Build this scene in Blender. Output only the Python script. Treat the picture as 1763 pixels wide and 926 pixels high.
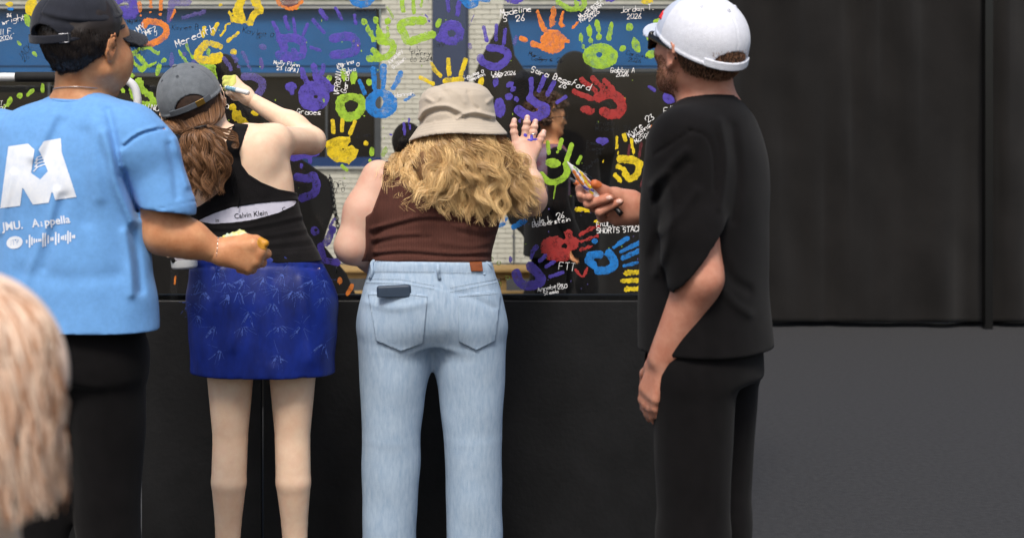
import bpy, math, random
import numpy as np
from mathutils import Vector, Matrix
from mathutils.bvhtree import BVHTree

for o in list(bpy.data.objects):
    bpy.data.objects.remove(o)
random.seed(5); RNG = np.random.default_rng(5)
SC = bpy.context.scene
COL = SC.collection
R = math.radians

# ------------------------------------------------------------------ camera, sky, sun, exposure
FPX = 2304.0                 # focal length in pixels of the 1763 px wide photograph
CAMZ = 1.44
cam_d = bpy.data.cameras.new('camera'); cam = bpy.data.objects.new('camera', cam_d); COL.objects.link(cam)
cam.location = (0, 0, CAMZ); cam.rotation_euler = (R(90), 0, 0)
cam_d.sensor_width = 36; cam_d.lens = 36 * FPX / 1763
cam_d.shift_x = (881.5 - 600) / 1763; cam_d.shift_y = -(463 - 253) / 1763
cam_d.clip_start = 0.05; cam_d.clip_end = 800
cam_d.dof.use_dof = True; cam_d.dof.focus_distance = 4.45; cam_d.dof.aperture_fstop = 4.2
SC.camera = cam
W = bpy.data.worlds.new('World'); SC.world = W; W.use_nodes = True
wn = W.node_tree; bg = wn.nodes['Background']
sky = wn.nodes.new('ShaderNodeTexSky'); sky.sky_type = 'NISHITA'; sky.sun_disc = False
SUN_EL, SUN_AZ = R(54), R(194)        # azimuth clockwise from +Y: behind the camera, a little left
sky.sun_elevation = SUN_EL; sky.sun_rotation = SUN_AZ
sky.air_density = 1.2; sky.dust_density = 4.0; sky.ozone_density = 1.0
wn.links.new(sky.outputs[0], bg.inputs[0]); bg.inputs[1].default_value = 0.10
sd = bpy.data.lights.new('sun', 'SUN'); sun = bpy.data.objects.new('sun', sd); COL.objects.link(sun)
sd.energy = 2.0; sd.angle = R(16); sd.color = (1.0, 0.96, 0.90)
dv = Vector((math.sin(SUN_AZ) * math.cos(SUN_EL), math.cos(SUN_AZ) * math.cos(SUN_EL), math.sin(SUN_EL)))
sun.rotation_euler = dv.to_track_quat('Z', 'Y').to_euler()
SC.view_settings.view_transform = 'Standard'; SC.view_settings.look = 'None'
SC.view_settings.exposure = 0.48; SC.view_settings.gamma = 1.0

# ------------------------------------------------------------------ helpers
def at(u, v, Y):             # point seen at photograph pixel (u, v), Y metres in front of the camera
    return np.array([(u - 600) * Y / FPX, Y, CAMZ - (v - 253) * Y / FPX])
def unproj(P):               # the pixel of points (N,3)
    return 600 + P[:, 0] * FPX / P[:, 1], 253 + (CAMZ - P[:, 2]) * FPX / P[:, 1]
def lin(*c):
    return tuple(((x / 255) / 12.92 if x / 255 <= 0.04045 else ((x / 255 + 0.055) / 1.055) ** 2.4) for x in c)

def tag(o, label=None, cat=None, group=None, kind=None):
    if label: o['label'] = label
    if cat: o['category'] = cat
    if group: o['group'] = group
    if kind: o['kind'] = kind
    return o
def empty(name, loc, label=None, cat=None, group=None):
    o = bpy.data.objects.new(name, None); COL.objects.link(o); o.location = tuple(loc); o.empty_display_size = .1
    bpy.context.view_layer.update()
    return tag(o, label, cat, group)
def link(name, me, mat, parent=None):
    if mat is not None: me.materials.append(mat)
    o = bpy.data.objects.new(name, me); COL.objects.link(o)
    if parent is not None:
        o.parent = parent
        w = Matrix.Identity(4); p = parent
        while p is not None:
            w = p.matrix_basis @ w if p.parent is None else p.matrix_parent_inverse @ p.matrix_basis @ w
            p = p.parent
        o.matrix_parent_inverse = w.inverted()
    return o
def np_mesh(name, V, F, smooth=True):
    me = bpy.data.meshes.new(name)
    V = np.asarray(V, dtype=np.float32); F = np.asarray(F, dtype=np.int32); n = F.shape[1]
    me.vertices.add(len(V)); me.vertices.foreach_set('co', V.ravel())
    me.loops.add(F.size); me.loops.foreach_set('vertex_index', F.ravel())
    me.polygons.add(len(F)); me.polygons.foreach_set('loop_start', np.arange(0, F.size, n, dtype=np.int32))
    me.polygons.foreach_set('use_smooth', np.full(len(F), smooth))
    me.update(calc_edges=True); me.validate()
    return me
def mk(name, V, F, mat, parent=None, smooth=True):
    return link(name, np_mesh(name, V, F, smooth), mat, parent)

class Poly:                  # mixed-face mesh collector
    def __init__(s): s.v = []; s.f = []
    def box(s, c, h, rot=None):
        b = len(s.v)
        for i in range(8):
            p = Vector(((1 if i & 1 else -1) * h[0], (1 if i & 2 else -1) * h[1], (1 if i & 4 else -1) * h[2]))
            if rot is not None: p = rot @ p
            s.v.append((p.x + c[0], p.y + c[1], p.z + c[2]))
        for f in ((0, 1, 3, 2), (4, 6, 7, 5), (0, 4, 5, 1), (2, 3, 7, 6), (0, 2, 6, 4), (1, 5, 7, 3)):
            s.f.append(tuple(b + i for i in f))
        return s
    def build(s, name, mat, parent=None, smooth=False, bevel=0):
        me = bpy.data.meshes.new(name); me.from_pydata([tuple(map(float, p)) for p in s.v], [], s.f)
        me.update(); me.polygons.foreach_set('use_smooth', [smooth] * len(me.polygons))
        o = link(name, me, mat, parent)
        if bevel:
            m = o.modifiers.new('bevel', 'BEVEL'); m.width = bevel; m.segments = 2; m.limit_method = 'ANGLE'
        return o

def smoothpath(pts, n):
    pts = np.asarray(pts, float); m = len(pts)
    if m < 3: 
        t = np.linspace(0, 1, n)[:, None]; return pts[0] * (1 - t) + pts[-1] * t
    ext = np.vstack([2 * pts[0] - pts[1], pts, 2 * pts[-1] - pts[-2]])
    T = np.linspace(0, m - 1, n); i = np.minimum(T.astype(int), m - 2); t = (T - i)[:, None]
    p0, p1, p2, p3 = ext[i], ext[i + 1], ext[i + 2], ext[i + 3]
    return .5 * (2 * p1 + (p2 - p0) * t + (2 * p0 - 5 * p1 + 4 * p2 - p3) * t ** 2 + (3 * p1 - p0 - 3 * p2 + p3) * t ** 3)
def tubes(P, rad, sides=3):  # P (S,n,3) strands, rad (S,n) -> verts, quads
    S, n, _ = P.shape
    if sides == 2:           # flat ribbons, each strand with its own facing
        T = np.gradient(P, axis=1); T /= np.linalg.norm(T, axis=2, keepdims=True) + 1e-9
        A = np.cross(T, (np.array([0, -1., .1]) + np.random.default_rng(S).normal(0, .55, (S, 1, 3)))); A /= np.linalg.norm(A, axis=2, keepdims=True) + 1e-9
        V = np.stack([P - A * rad[..., None], P + A * rad[..., None]], 2).reshape(-1, 3)
        s, i = np.meshgrid(np.arange(S), np.arange(n - 1), indexing='ij'); b = (s * n + i) * 2
        return V, np.stack([b, b + 1, b + 3, b + 2], -1).reshape(-1, 4)
    T = np.gradient(P, axis=1); T /= np.linalg.norm(T, axis=2, keepdims=True) + 1e-9
    ref = np.array([0.31, -0.9, 0.3]); A = np.cross(T, ref); A /= np.linalg.norm(A, axis=2, keepdims=True) + 1e-9
    B = np.cross(T, A)
    an = np.arange(sides) * 2 * np.pi / sides
    V = P[:, :, None, :] + rad[:, :, None, None] * (A[:, :, None, :] * np.cos(an)[None, None, :, None] + B[:, :, None, :] * np.sin(an)[None, None, :, None])
    V = V.reshape(-1, 3)
    s, i, j = np.meshgrid(np.arange(S), np.arange(n - 1), np.arange(sides), indexing='ij')
    b = (s * n + i) * sides; j2 = (j + 1) % sides
    F = np.stack([b + j, b + j2, b + sides + j2, b + sides + j], -1).reshape(-1, 4)
    return V, F
def tube(name, pts, r, mat, parent=None, n=24, sides=10, caps=True):
    P = smoothpath(pts, n)[None]; rr = np.interp(np.linspace(0, 1, n), np.linspace(0, 1, np.size(r)), np.atleast_1d(r))[None]
    V, F = tubes(P, rr, sides)
    if caps:
        V = np.vstack([V, P[0, :1], P[0, -1:]]); c = len(V)
        F = F.tolist()
        for j in range(sides):
            F.append([c - 2, (j + 1) % sides, j, c - 2]); F.append([c - 1, (n - 1) * sides + j, (n - 1) * sides + (j + 1) % sides, c - 1])
        me = bpy.data.meshes.new(name); me.from_pydata(V.tolist(), [], [tuple(dict.fromkeys(f)) for f in F]); me.update()
        me.polygons.foreach_set('use_smooth', [True] * len(me.polygons))
        return link(name, me, mat, parent)
    return mk(name, V, F, mat, parent)

# ---- smooth noise as a sum of sines
_rd = np.random.default_rng(3); NK = _rd.normal(size=(14, 3)); NK /= np.linalg.norm(NK, axis=1, keepdims=True); NK *= _rd.uniform(.6, 1.7, (14, 1)); NP_ = _rd.uniform(0, 6.28, 14)
def noise(P, s):
    a = 0
    for k, p in zip(NK[:, :P.shape[1]], NP_): a = a + np.sin(P @ k * s + p)
    return a / 5.0

# ---- signed distance shapes
def smin(a, b, k):
    if k <= 0: return np.minimum(a, b)
    h = np.maximum(k - np.abs(a - b), 0) / k
    return np.minimum(a, b) - h * h * k * .25
def smax(a, b, k): return -smin(-a, -b, k)
def cap(a, b, ra, rb=None):
    a = np.asarray(a, float); b = np.asarray(b, float); rb = ra if rb is None else rb
    ab = b - a; L = ab @ ab + 1e-12
    def f(P):
        t = np.clip((P - a) @ ab / L, 0, 1)
        return np.linalg.norm(P - a - t[:, None] * ab, axis=1) - (ra + (rb - ra) * t)
    return f
def ell(c, r, M=None):
    c = np.asarray(c, float); r = np.asarray(r, float)
    def f(P):
        q = P - c
        if M is not None: q = q @ M
        k = np.linalg.norm(q / r, axis=1); g = np.linalg.norm(q / r ** 2, axis=1) + 1e-9
        return np.where(k < .05, -r.min(), k * (k - 1) / g)
    return f
def rotm(yaw=0, pitch=0, roll=0):    # columns: right, forward, up
    M = Matrix.Rotation(-R(yaw), 3, 'Z') @ Matrix.Rotation(R(pitch), 3, 'X') @ Matrix.Rotation(R(roll), 3, 'Y')
    return np.array(M)
def loft(secs, yaw=0, n=2.4):        # secs: (cx, cy, z, rx, ry) any order
    s = np.array(sorted(secs, key=lambda q: q[2]), float); z = s[:, 2]
    c, sn = math.cos(R(yaw)), math.sin(R(yaw))
    def it(zz, col):
        i = np.clip(np.searchsorted(z, zz) - 1, 0, len(z) - 2); t = np.clip((zz - z[i]) / (z[i + 1] - z[i]), 0, 1)
        y = s[:, col]; m = np.gradient(y, z); h = z[i + 1] - z[i]
        return (2*t**3-3*t**2+1)*y[i] + (t**3-2*t**2+t)*h*m[i] + (-2*t**3+3*t**2)*y[i+1] + (t**3-t**2)*h*m[i+1]
    def f(P):
        zz = np.clip(P[:, 2], z[0], z[-1])
        dx = P[:, 0] - it(zz, 0); dy = P[:, 1] - it(zz, 1); rx = it(zz, 3); ry = it(zz, 4)
        a = np.abs((dx * c - dy * sn) / rx); b = np.abs((dx * sn + dy * c) / ry)
        rho = (a ** n + b ** n) ** (1 / n)
        d = (rho - 1) * np.minimum(rx, ry)
        dz = np.maximum(P[:, 2] - z[-1], z[0] - P[:, 2])
        return np.where(dz > 0, np.sqrt(np.maximum(d, 0) ** 2 + dz ** 2), np.maximum(d, dz))
    return f
class S:
    def __init__(s): s.p = []
    def add(s, f, k=.02): s.p.append((f, k)); return s
    def __call__(s, P):
        act = s.p
        if len(P) > 1500:          # leave out shapes that cannot matter in this small box of points
            lo = P.min(0); hi = P.max(0); c = ((lo + hi) / 2)[None]; r = np.linalg.norm(hi - lo) / 2 * 1.15
            if r < .45:
                v = [float(f(c)[0]) for f, k in s.p]; b = min(v) + 2 * r + .06
                act = [p for p, x in zip(s.p, v) if x < b]
        d = act[0][0](P)
        for f, k in act[1:]: d = smin(d, f(P), k)
        return d
def near(f, c, r, pad=.05):      # cheap bound far from a detailed shape
    c = np.asarray(c, float)
    def g_(P):
        d = np.linalg.norm(P - c, axis=1) - r; m = d < pad
        if m.any(): d[m] = f(P[m])
        return d
    return g_
def masked(cheap, f, pad=.045):
    def g_(P):
        d = cheap(P); m = d < pad
        if m.any(): d[m] = np.maximum(d[m], f(P[m]))
        return d
    return g_
def chain(s, pts, rads, k=.004):
    for i in range(len(pts) - 1): s.add(cap(pts[i], pts[i + 1], rads[i], rads[i + 1]), k)
def seg2(Q, a, b):
    ab = b - a; t = np.clip((Q - a) @ ab / (ab @ ab + 1e-9), 0, 1)
    return np.linalg.norm(Q - a - t[:, None] * ab, axis=1)
def pline(Q, pts):
    pts = np.asarray(pts, float); d = np.full(len(Q), 1e9)
    for i in range(len(pts) - 1): d = np.minimum(d, seg2(Q, pts[i], pts[i + 1]))
    return d
def poly2(Q, pts):           # signed distance to a polygon, negative inside
    pts = np.asarray(pts, float); d = np.full(len(Q), 1e9); ins = np.zeros(len(Q), bool)
    for i in range(len(pts)):
        a, b = pts[i], pts[(i + 1) % len(pts)]
        d = np.minimum(d, seg2(Q, a, b))
        if a[1] != b[1]:
            c = (a[1] > Q[:, 1]) != (b[1] > Q[:, 1])
            ins ^= c & (Q[:, 0] < (b[0] - a[0]) * (Q[:, 1] - a[1]) / (b[1] - a[1]) + a[0])
    return np.where(ins, -d, d)
def outline(pts, kpx):       # prism whose outline is given in photograph pixels (negative inside), in metres
    def f(P):
        u, v = unproj(P); return poly2(np.stack([u, v], 1), pts) * kpx
    return f
def folds(lst, kpx, front=None, gain=1.0):   # lst: (amp_mm, width_px, [(u,v)...]) ridges (+) and creases (-)
    def f(P):
        u, v = unproj(P); Q = np.stack([u, v], 1); a = np.zeros(len(P))
        for amp, w, pts in lst:
            P2 = np.array(pts, float); lo = P2.min(0) - 3 * w; hi = P2.max(0) + 3 * w
            m = np.all((Q > lo) & (Q < hi), axis=1)
            if m.any(): a[m] += gain * amp * .001 * np.exp(-(pline(Q[m], smoothpath(P2, 4 * len(P2))) / w) ** 2)
        if front is not None: a = a * (1 / (1 + np.exp(np.clip((P[:, 1] - front) / .015, -30, 30))))
        return a
    return f

def surface(fn, lo, hi, h, slack=1.5):
    lo = np.asarray(lo, float); hi = np.asarray(hi, float); Bn = 8
    nb = np.ceil((hi - lo) / (h * Bn)).astype(int); N = nb * Bn
    g = np.stack(np.meshgrid(*[np.arange(k) for k in nb], indexing='ij'), -1).reshape(-1, 3)
    cc = lo + (g + .5) * Bn * h
    fc = fn(cc); keep = np.abs(fc) < Bn * h * .5 * 1.733 * slack
    D = np.repeat(np.repeat(np.repeat(np.where(fc < 0, -1., 1.).reshape(nb).astype(np.float32), Bn, 0), Bn, 1), Bn, 2)
    off = np.stack(np.meshgrid(*[np.arange(Bn)] * 3, indexing='ij'), -1).reshape(-1, 3)
    gk = g[keep]
    gs = gk // 4; key = (gs[:, 0] * 4096 + gs[:, 1]) * 4096 + gs[:, 2]; order = np.argsort(key, kind='stable'); gk = gk[order]; key = key[order]
    cuts = np.concatenate([[0], np.flatnonzero(np.diff(key)) + 1, [len(gk)]])
    for i, j in zip(cuts[:-1], cuts[1:]):
        if j == i: continue
        idx = (gk[i:j, None, :] * Bn + off[None]).reshape(-1, 3)
        D[idx[:, 0], idx[:, 1], idx[:, 2]] = fn(lo + (idx + .5) * h)
    neg = D < 0
    sh = [(a, b, c) for a in (0, 1) for b in (0, 1) for c in (0, 1)]
    def sl(A, s): return A[s[0]:A.shape[0] - 1 + s[0], s[1]:A.shape[1] - 1 + s[1], s[2]:A.shape[2] - 1 + s[2]]
    cnt = sum(sl(neg, s).astype(np.int8) for s in sh)
    cell = np.argwhere((cnt > 0) & (cnt < 8))
    vid = np.full(cnt.shape, -1, np.int32); vid[tuple(cell.T)] = np.arange(len(cell))
    acc = np.zeros((len(cell), 3)); num = np.zeros(len(cell))
    for a in sh:
        for ax in range(3):
            if a[ax]: continue
            b = list(a); b[ax] = 1
            ia = cell + a; ib = cell + b
            da = D[tuple(ia.T)]; db = D[tuple(ib.T)]; m = (da < 0) != (db < 0)
            t = np.where(m, da / np.where(m, da - db, 1), 0)
            p = np.tile(np.array(a, float), (len(cell), 1)); p[:, ax] += t
            acc[m] += p[m]; num[m] += 1
    V = lo + (cell + acc / num[:, None] + .5) * h
    F = []
    for ax in range(3):
        b, c = (ax + 1) % 3, (ax + 2) % 3
        s0 = [slice(None)] * 3; s1 = [slice(None)] * 3; s0[ax] = slice(0, -1); s1[ax] = slice(1, None)
        A = neg[tuple(s0)]; Bm = neg[tuple(s1)]
        e = np.argwhere(A != Bm)
        e = e[(e[:, b] > 0) & (e[:, c] > 0) & (e[:, b] < cnt.shape[b]) & (e[:, c] < cnt.shape[c])]
        ins = A[tuple(e.T)]
        def vv(db, dc):
            q = e.copy(); q[:, b] += db; q[:, c] += dc; return vid[tuple(q.T)]
        q = np.stack([vv(-1, -1), vv(0, -1), vv(0, 0), vv(-1, 0)], 1)
        q[~ins] = q[~ins][:, ::-1]
        F.append(q)
    F = np.vstack(F); F = F[(F >= 0).all(1)]
    return V, F
def solid(name, fn, lo, hi, h, mat, parent=None, slack=1.5):
    V, F = surface(fn, lo, hi, h, slack)
    return mk(name, V, F, mat, parent)
def around(pts, m):
    p = np.array(pts, float); return p.min(0) - m, p.max(0) + m

# ------------------------------------------------------------------ materials
def mat(name, col, rough=.6, var=.12, scale=30, bump=0, bscale=200, spec=.4, sub=0, metal=0, col2=None, alpha=None, stretch=None, coat=0, sheen=0, attr=None):
    m = bpy.data.materials.new(name); m.use_nodes = True; t = m.node_tree; N, L = t.nodes, t.links
    b = N['Principled BSDF']; b.inputs['Roughness'].default_value = rough
    b.inputs['Specular IOR Level'].default_value = spec; b.inputs['Metallic'].default_value = metal
    b.inputs['Coat Weight'].default_value = coat; b.inputs['Sheen Weight'].default_value = sheen
    if sub: b.inputs['Subsurface Weight'].default_value = sub; b.inputs['Subsurface Radius'].default_value = (.012, .004, .002); b.inputs['Subsurface Scale'].default_value = 1
    tc = N.new('ShaderNodeTexCoord'); src = tc.outputs['Object']
    if stretch:
        mp = N.new('ShaderNodeMapping'); mp.inputs['Scale'].default_value = stretch; L.new(src, mp.inputs[0]); src = mp.outputs[0]
    nz = N.new('ShaderNodeTexNoise'); nz.inputs['Scale'].default_value = scale; nz.inputs['Detail'].default_value = 6; nz.inputs['Roughness'].default_value = .65
    L.new(src, nz.inputs[0])
    mx = N.new('ShaderNodeMix'); mx.data_type = 'RGBA'
    c2 = col2 if col2 else tuple(x * (1 - 2.2 * var) for x in col)
    mx.inputs[6].default_value = (*c2, 1); mx.inputs[7].default_value = (*[min(1, x * (1 + (0 if col2 else .6 * var))) for x in col], 1)
    rp = N.new('ShaderNodeMapRange'); rp.inputs[1].default_value = .3; rp.inputs[2].default_value = .7
    L.new(nz.outputs[0], rp.inputs[0]); L.new(rp.outputs[0], mx.inputs[0])
    out = mx.outputs[2]
    if attr:
        at_ = N.new('ShaderNodeAttribute'); at_.attribute_name = 'tone'
        m2 = N.new('ShaderNodeMix'); m2.data_type = 'RGBA'; m2.inputs[6].default_value = (*attr, 1)
        L.new(at_.outputs['Fac'], m2.inputs[0]); L.new(out, m2.inputs[7]); out = m2.outputs[2]
    L.new(out, b.inputs['Base Color'])
    if bump:
        n2 = N.new('ShaderNodeTexNoise'); n2.inputs['Scale'].default_value = bscale; n2.inputs['Detail'].default_value = 4
        L.new(src, n2.inputs[0]); bp = N.new('ShaderNodeBump'); bp.inputs['Strength'].default_value = bump; bp.inputs['Distance'].default_value = .002
        L.new(n2.outputs[0], bp.inputs['Height']); L.new(bp.outputs[0], b.inputs['Normal'])
    if alpha: 
        m['x'] = 1
        n3 = N.new('ShaderNodeTexNoise'); n3.inputs['Scale'].default_value = alpha[0]; n3.inputs['Detail'].default_value = 8; n3.inputs['Roughness'].default_value = .7
        L.new(src, n3.inputs[0]); r3 = N.new('ShaderNodeMapRange'); r3.inputs[1].default_value = alpha[1]; r3.inputs[2].default_value = alpha[1] + .2
        r3.inputs[3].default_value = alpha[2]; r3.inputs[4].default_value = alpha[3]
        L.new(n3.outputs[0], r3.inputs[0]); L.new(r3.outputs[0], b.inputs['Alpha'])
    return m
def cloth(name, col, rough=.9, var=.08, scale=18, wave=700, bump=.25, sheen=.15, rib=None):
    m = mat(name, col, rough, var, scale, bump=bump, bscale=wave, spec=.15, sheen=sheen)
    if rib:                                     # vertical knitted ribs
        t = m.node_tree; N, L = t.nodes, t.links; b = N['Principled BSDF']
        tc = N.new('ShaderNodeTexCoord'); w = N.new('ShaderNodeTexWave'); w.bands_direction = 'X'; w.inputs['Scale'].default_value = rib; w.inputs['Distortion'].default_value = .6
        L.new(tc.outputs['Object'], w.inputs[0]); bp = N.new('ShaderNodeBump'); bp.inputs['Strength'].default_value = .5; bp.inputs['Distance'].default_value = .002
        L.new(w.outputs[1], bp.inputs['Height']); L.new(bp.outputs[0], b.inputs['Normal'])
    return m
M = {}
M['skin_tan'] = mat('skin_tan', lin(216, 158, 114), .48, .10, 25, .16, 300, .35, .12, col2=lin(190, 124, 84))
M['skin_pale'] = mat('skin_pale', lin(242, 212, 184), .5, .06, 14, .14, 320, .3, .15, col2=lin(230, 190, 160))
M['skin_rosy'] = mat('skin_rosy', lin(216, 180, 158), .5, .06, 12, .14, 320, .3, .15, col2=lin(208, 156, 136))
M['skin_ruddy'] = mat('skin_ruddy', lin(206, 150, 126), .5, .1, 22, .12, 280, .3, .12, col2=lin(184, 118, 94))
M['nail'] = mat('nail', lin(222, 180, 165), .25, .03, 40, spec=.5)
M['eye'] = mat('eye', lin(225, 222, 215), .15, .02, 40)
M['black_cotton'] = cloth('black_cotton', lin(17, 15, 16), .95, .2, sheen=.04)
M['navy_twill'] = cloth('navy_twill', lin(40, 42, 51), .85, .12, 40, 900, .35)
M['grey_denim'] = cloth('grey_denim', lin(112, 117, 122), .9, .14, 35, 800, .5)
M['khaki_cotton'] = cloth('khaki_cotton', lin(190, 177, 160), .9, .05, 12, 900, .3)
M['white_mesh'] = cloth('white_mesh', lin(225, 227, 236), .8, .05, 60, 500, .6)
M['pale_blue_cotton'] = cloth('pale_blue_cotton', lin(200, 208, 226), .85, .05, 30)
M['blue_shirt'] = cloth('blue_shirt', lin(110, 163, 221), .95, .05, 60, 900, .25)
M['black_knit'] = cloth('black_knit', lin(24, 22, 23), .9, .2, 30, 260, .5, sheen=.06)
M['brown_rib'] = cloth('brown_rib', lin(88, 54, 46), .9, .06, 12, rib=60, sheen=.05)
M['white_elastic'] = cloth('white_elastic', lin(212, 210, 224), .8, .04, 60)
M['brass'] = mat('brass', lin(160, 125, 60), .35, .1, 60, metal=.9)
M['steel'] = mat('steel', lin(150, 150, 155), .3, .1, 60, metal=.9)
M['silver'] = mat('silver', lin(215, 212, 208), .25, .1, 60, metal=.8)
M['black_plastic'] = mat('black_plastic', lin(18, 18, 18), .25, .1, 60, spec=.5)
M['white_plastic'] = mat('white_plastic', lin(222, 222, 220), .35, .03, 30)
M['white_paint'] = mat('white_paint', lin(222, 222, 222), .3, .05, 25, spec=.5)
M['black_foam'] = mat('black_foam', lin(28, 28, 29), .8, .15, 60, .3, 500)
M['leather'] = mat('leather', lin(150, 82, 44), .6, .15, 50, .3, 300)
M['phone_case'] = mat('phone_case', lin(52, 66, 84), .45, .05, 40)
M['thread'] = mat('thread', lin(190, 180, 160), .8, .05, 90)
M['dark_thread'] = mat('dark_thread', lin(70, 74, 80), .8, .05, 90)
M['blue_nylon'] = mat('blue_nylon', lin(20, 44, 136), .45, .1, 14, spec=.35, col2=lin(13, 28, 92), bump=.5, bscale=60, stretch=(1, 1, .5))
M['seam_grey'] = cloth('seam_grey', lin(84, 88, 94), .9, .05, 40)
M['hair_black'] = mat('hair_black', lin(26, 22, 21), .45, .2, 40, attr=lin(46, 38, 34))
M['hair_brown'] = mat('hair_brown', lin(72, 47, 31), .42, .15, 20, attr=lin(158, 114, 78))
M['hair_blonde'] = mat('hair_blonde', lin(138, 90, 48), .40, .15, 16, attr=lin(253, 216, 152))
M['hair_blonde_under'] = mat('hair_blonde_under', lin(124, 88, 54), .7, .3, 40)
M['hair_brown_under'] = mat('hair_brown_under', lin(60, 40, 28), .7, .3, 40)
M['hair_auburn'] = mat('hair_auburn', lin(190, 130, 88), .45, .2, 20, attr=lin(240, 218, 196))
M['hair_beard'] = mat('hair_beard', lin(96, 62, 44), .55, .2, 40, attr=lin(150, 108, 80))
M['hair_dark'] = mat('hair_dark', lin(48, 32, 24), .5, .2, 40, attr=lin(90, 62, 44))

# ---- denim
def denim():
    m = mat('pale_denim', lin(180, 198, 216), .85, .12, 70, .7, 700, .15, col2=lin(152, 175, 200), stretch=(1.6, 1, .35)); return m
M['denim'] = denim()
# ---- handprint paints
PAINT = dict(P=lin(88, 72, 182), G=lin(166, 208, 52), Y=lin(244, 212, 20), B=lin(22, 128, 212), O=lin(244, 138, 48), R=lin(176, 48, 44),
             p=lin(108, 96, 172), g=lin(150, 186, 60), r=lin(120, 40, 48))
for k_, c_ in PAINT.items():
    M['paint_' + k_] = mat('poster_paint_' + {'P': 'purple', 'G': 'green', 'Y': 'yellow', 'B': 'blue', 'O': 'orange', 'R': 'red', 'p': 'faded_purple', 'g': 'faded_green', 'r': 'dark_red'}[k_], c_, .45, .1, 60, .6, 220, .35,
        col2=tuple(x * .62 + .02 for x in c_), alpha=(42, .33 if k_.isupper() else .38, .42, 1.0 if k_.isupper() else .75))
M['ink_W'] = mat('white_paint_pen', lin(226, 224, 222), .5, .03, 60)
M['ink_K'] = mat('black_marker', lin(16, 18, 24), .4, .03, 60)
M['print_white'] = mat('white_shirt_print', lin(236, 238, 242), .7, .05, 40, col2=lin(214, 222, 236))

# ------------------------------------------------------------------ the setting
M['asphalt'] = mat('asphalt', (.034, .034, .036), .95, .16, 38, .8, 160)
Poly().box((0, 180, -.05), (320, 260, .05)).build('ground', M['asphalt'])
tag(bpy.data.objects['ground'], kind='structure')

# brick building far behind the clear panel
BY = 16.0
def bx_(u): return at(u, 0, BY)[0]
def bz_(v): return at(0, v, BY)[2]
M['brick_paint'] = mat('cream_painted_brick', lin(212, 209, 196), .85, .05, 1.5, .4, 40, col2=lin(198, 194, 180))
M['mortar'] = mat('mortar', lin(200, 197, 185), .95, .1, 8)
M['sill'] = mat('grey_metal_sill', lin(172, 172, 170), .6, .05, 8)
M['dark_trim'] = mat('dark_window_frame', lin(70, 74, 78), .5, .05, 8)
M['window_dark'] = mat('tinted_window_glass', lin(24, 22, 20), .4, .2, .6, spec=.25)
M['blind_blue'] = mat('blue_roller_blind', lin(2, 92, 152), .7, .06, 2, col2=lin(2, 78, 132))
M['blue_metal'] = mat('blue_painted_metal', lin(24, 56, 104), .5, .05, 3)
M['navy_metal'] = mat('navy_painted_metal', lin(44, 58, 90), .55, .05, 3)
bld = empty('brick_building', (bx_(700), BY, 0), 'cream painted brick building with blue blinds in its dark windows, behind the clear panel', 'building')
WIN = [(-420, 656, 8, 291), (868, 1420, 8, 300)]
PIL = (744, 801)
w = Poly()                            # wall pieces round the window openings
def wall_box(p, u0, u1, v0, v1, y0, y1):
    X0, X1, Z1, Z0 = bx_(u0), bx_(u1), bz_(v0), bz_(v1)
    p.box(((X0 + X1) / 2, (y0 + y1) / 2, (Z0 + Z1) / 2), ((X1 - X0) / 2, (y1 - y0) / 2, (Z1 - Z0) / 2))
VB = 253 + CAMZ * FPX / BY
for u0, u1, v0, v1 in ((-700, -420, -300, VB), (-420, 656, -300, 8), (-420, 656, 291, VB), (656, 868, -300, VB), (868, 1420, -300, 8), (868, 1420, 300, VB), (1420, 2600, -300, VB)):
    wall_box(w, u0, u1, v0, v1, BY + .012, BY + .3)
w.build('wall', M['mortar'], bld)
bw, bh = 26.6, 8.55                   # brick pitch in px at that distance
V0, F0 = [], []
nr = 0; v = -60.0
pb = Poly()
while v < VB - bh:
    u = -500 + (bw / 2 if nr % 2 else 0)
    while u < 1900:
        c0, c1 = u + .5, u + bw - .5; r0, r1 = v + .55, v + bh - .55
        ok = not any(c1 > a and c0 < b and r1 > c - 8 and r0 < d for a, b, c, d in WIN) and not (c1 > PIL[0] - 2 and c0 < PIL[1] + 2 and r0 < 250)
        if not ok:                    # cut bricks that meet an opening
            for a, b, c, d in WIN:
                if r1 > c - 8 and r0 < d:
                    if c0 < a < c1: c1 = a - .5; ok = True
                    elif c0 < b < c1: c0 = b + .5; ok = True
            if r0 < 250:
                if c0 < PIL[0] < c1: c1 = PIL[0] - .5; ok = True
                elif c0 < PIL[1] < c1: c0 = PIL[1] + .5; ok = True
            if c1 - c0 < 2: ok = False
        if ok: wall_box(pb, c0, c1, r0, r1, BY - random.uniform(.003, .010), BY + .02)
        u += bw
    v += bh; nr += 1
tag(pb.build('brick', M['brick_paint'], bld), kind='stuff')
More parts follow.
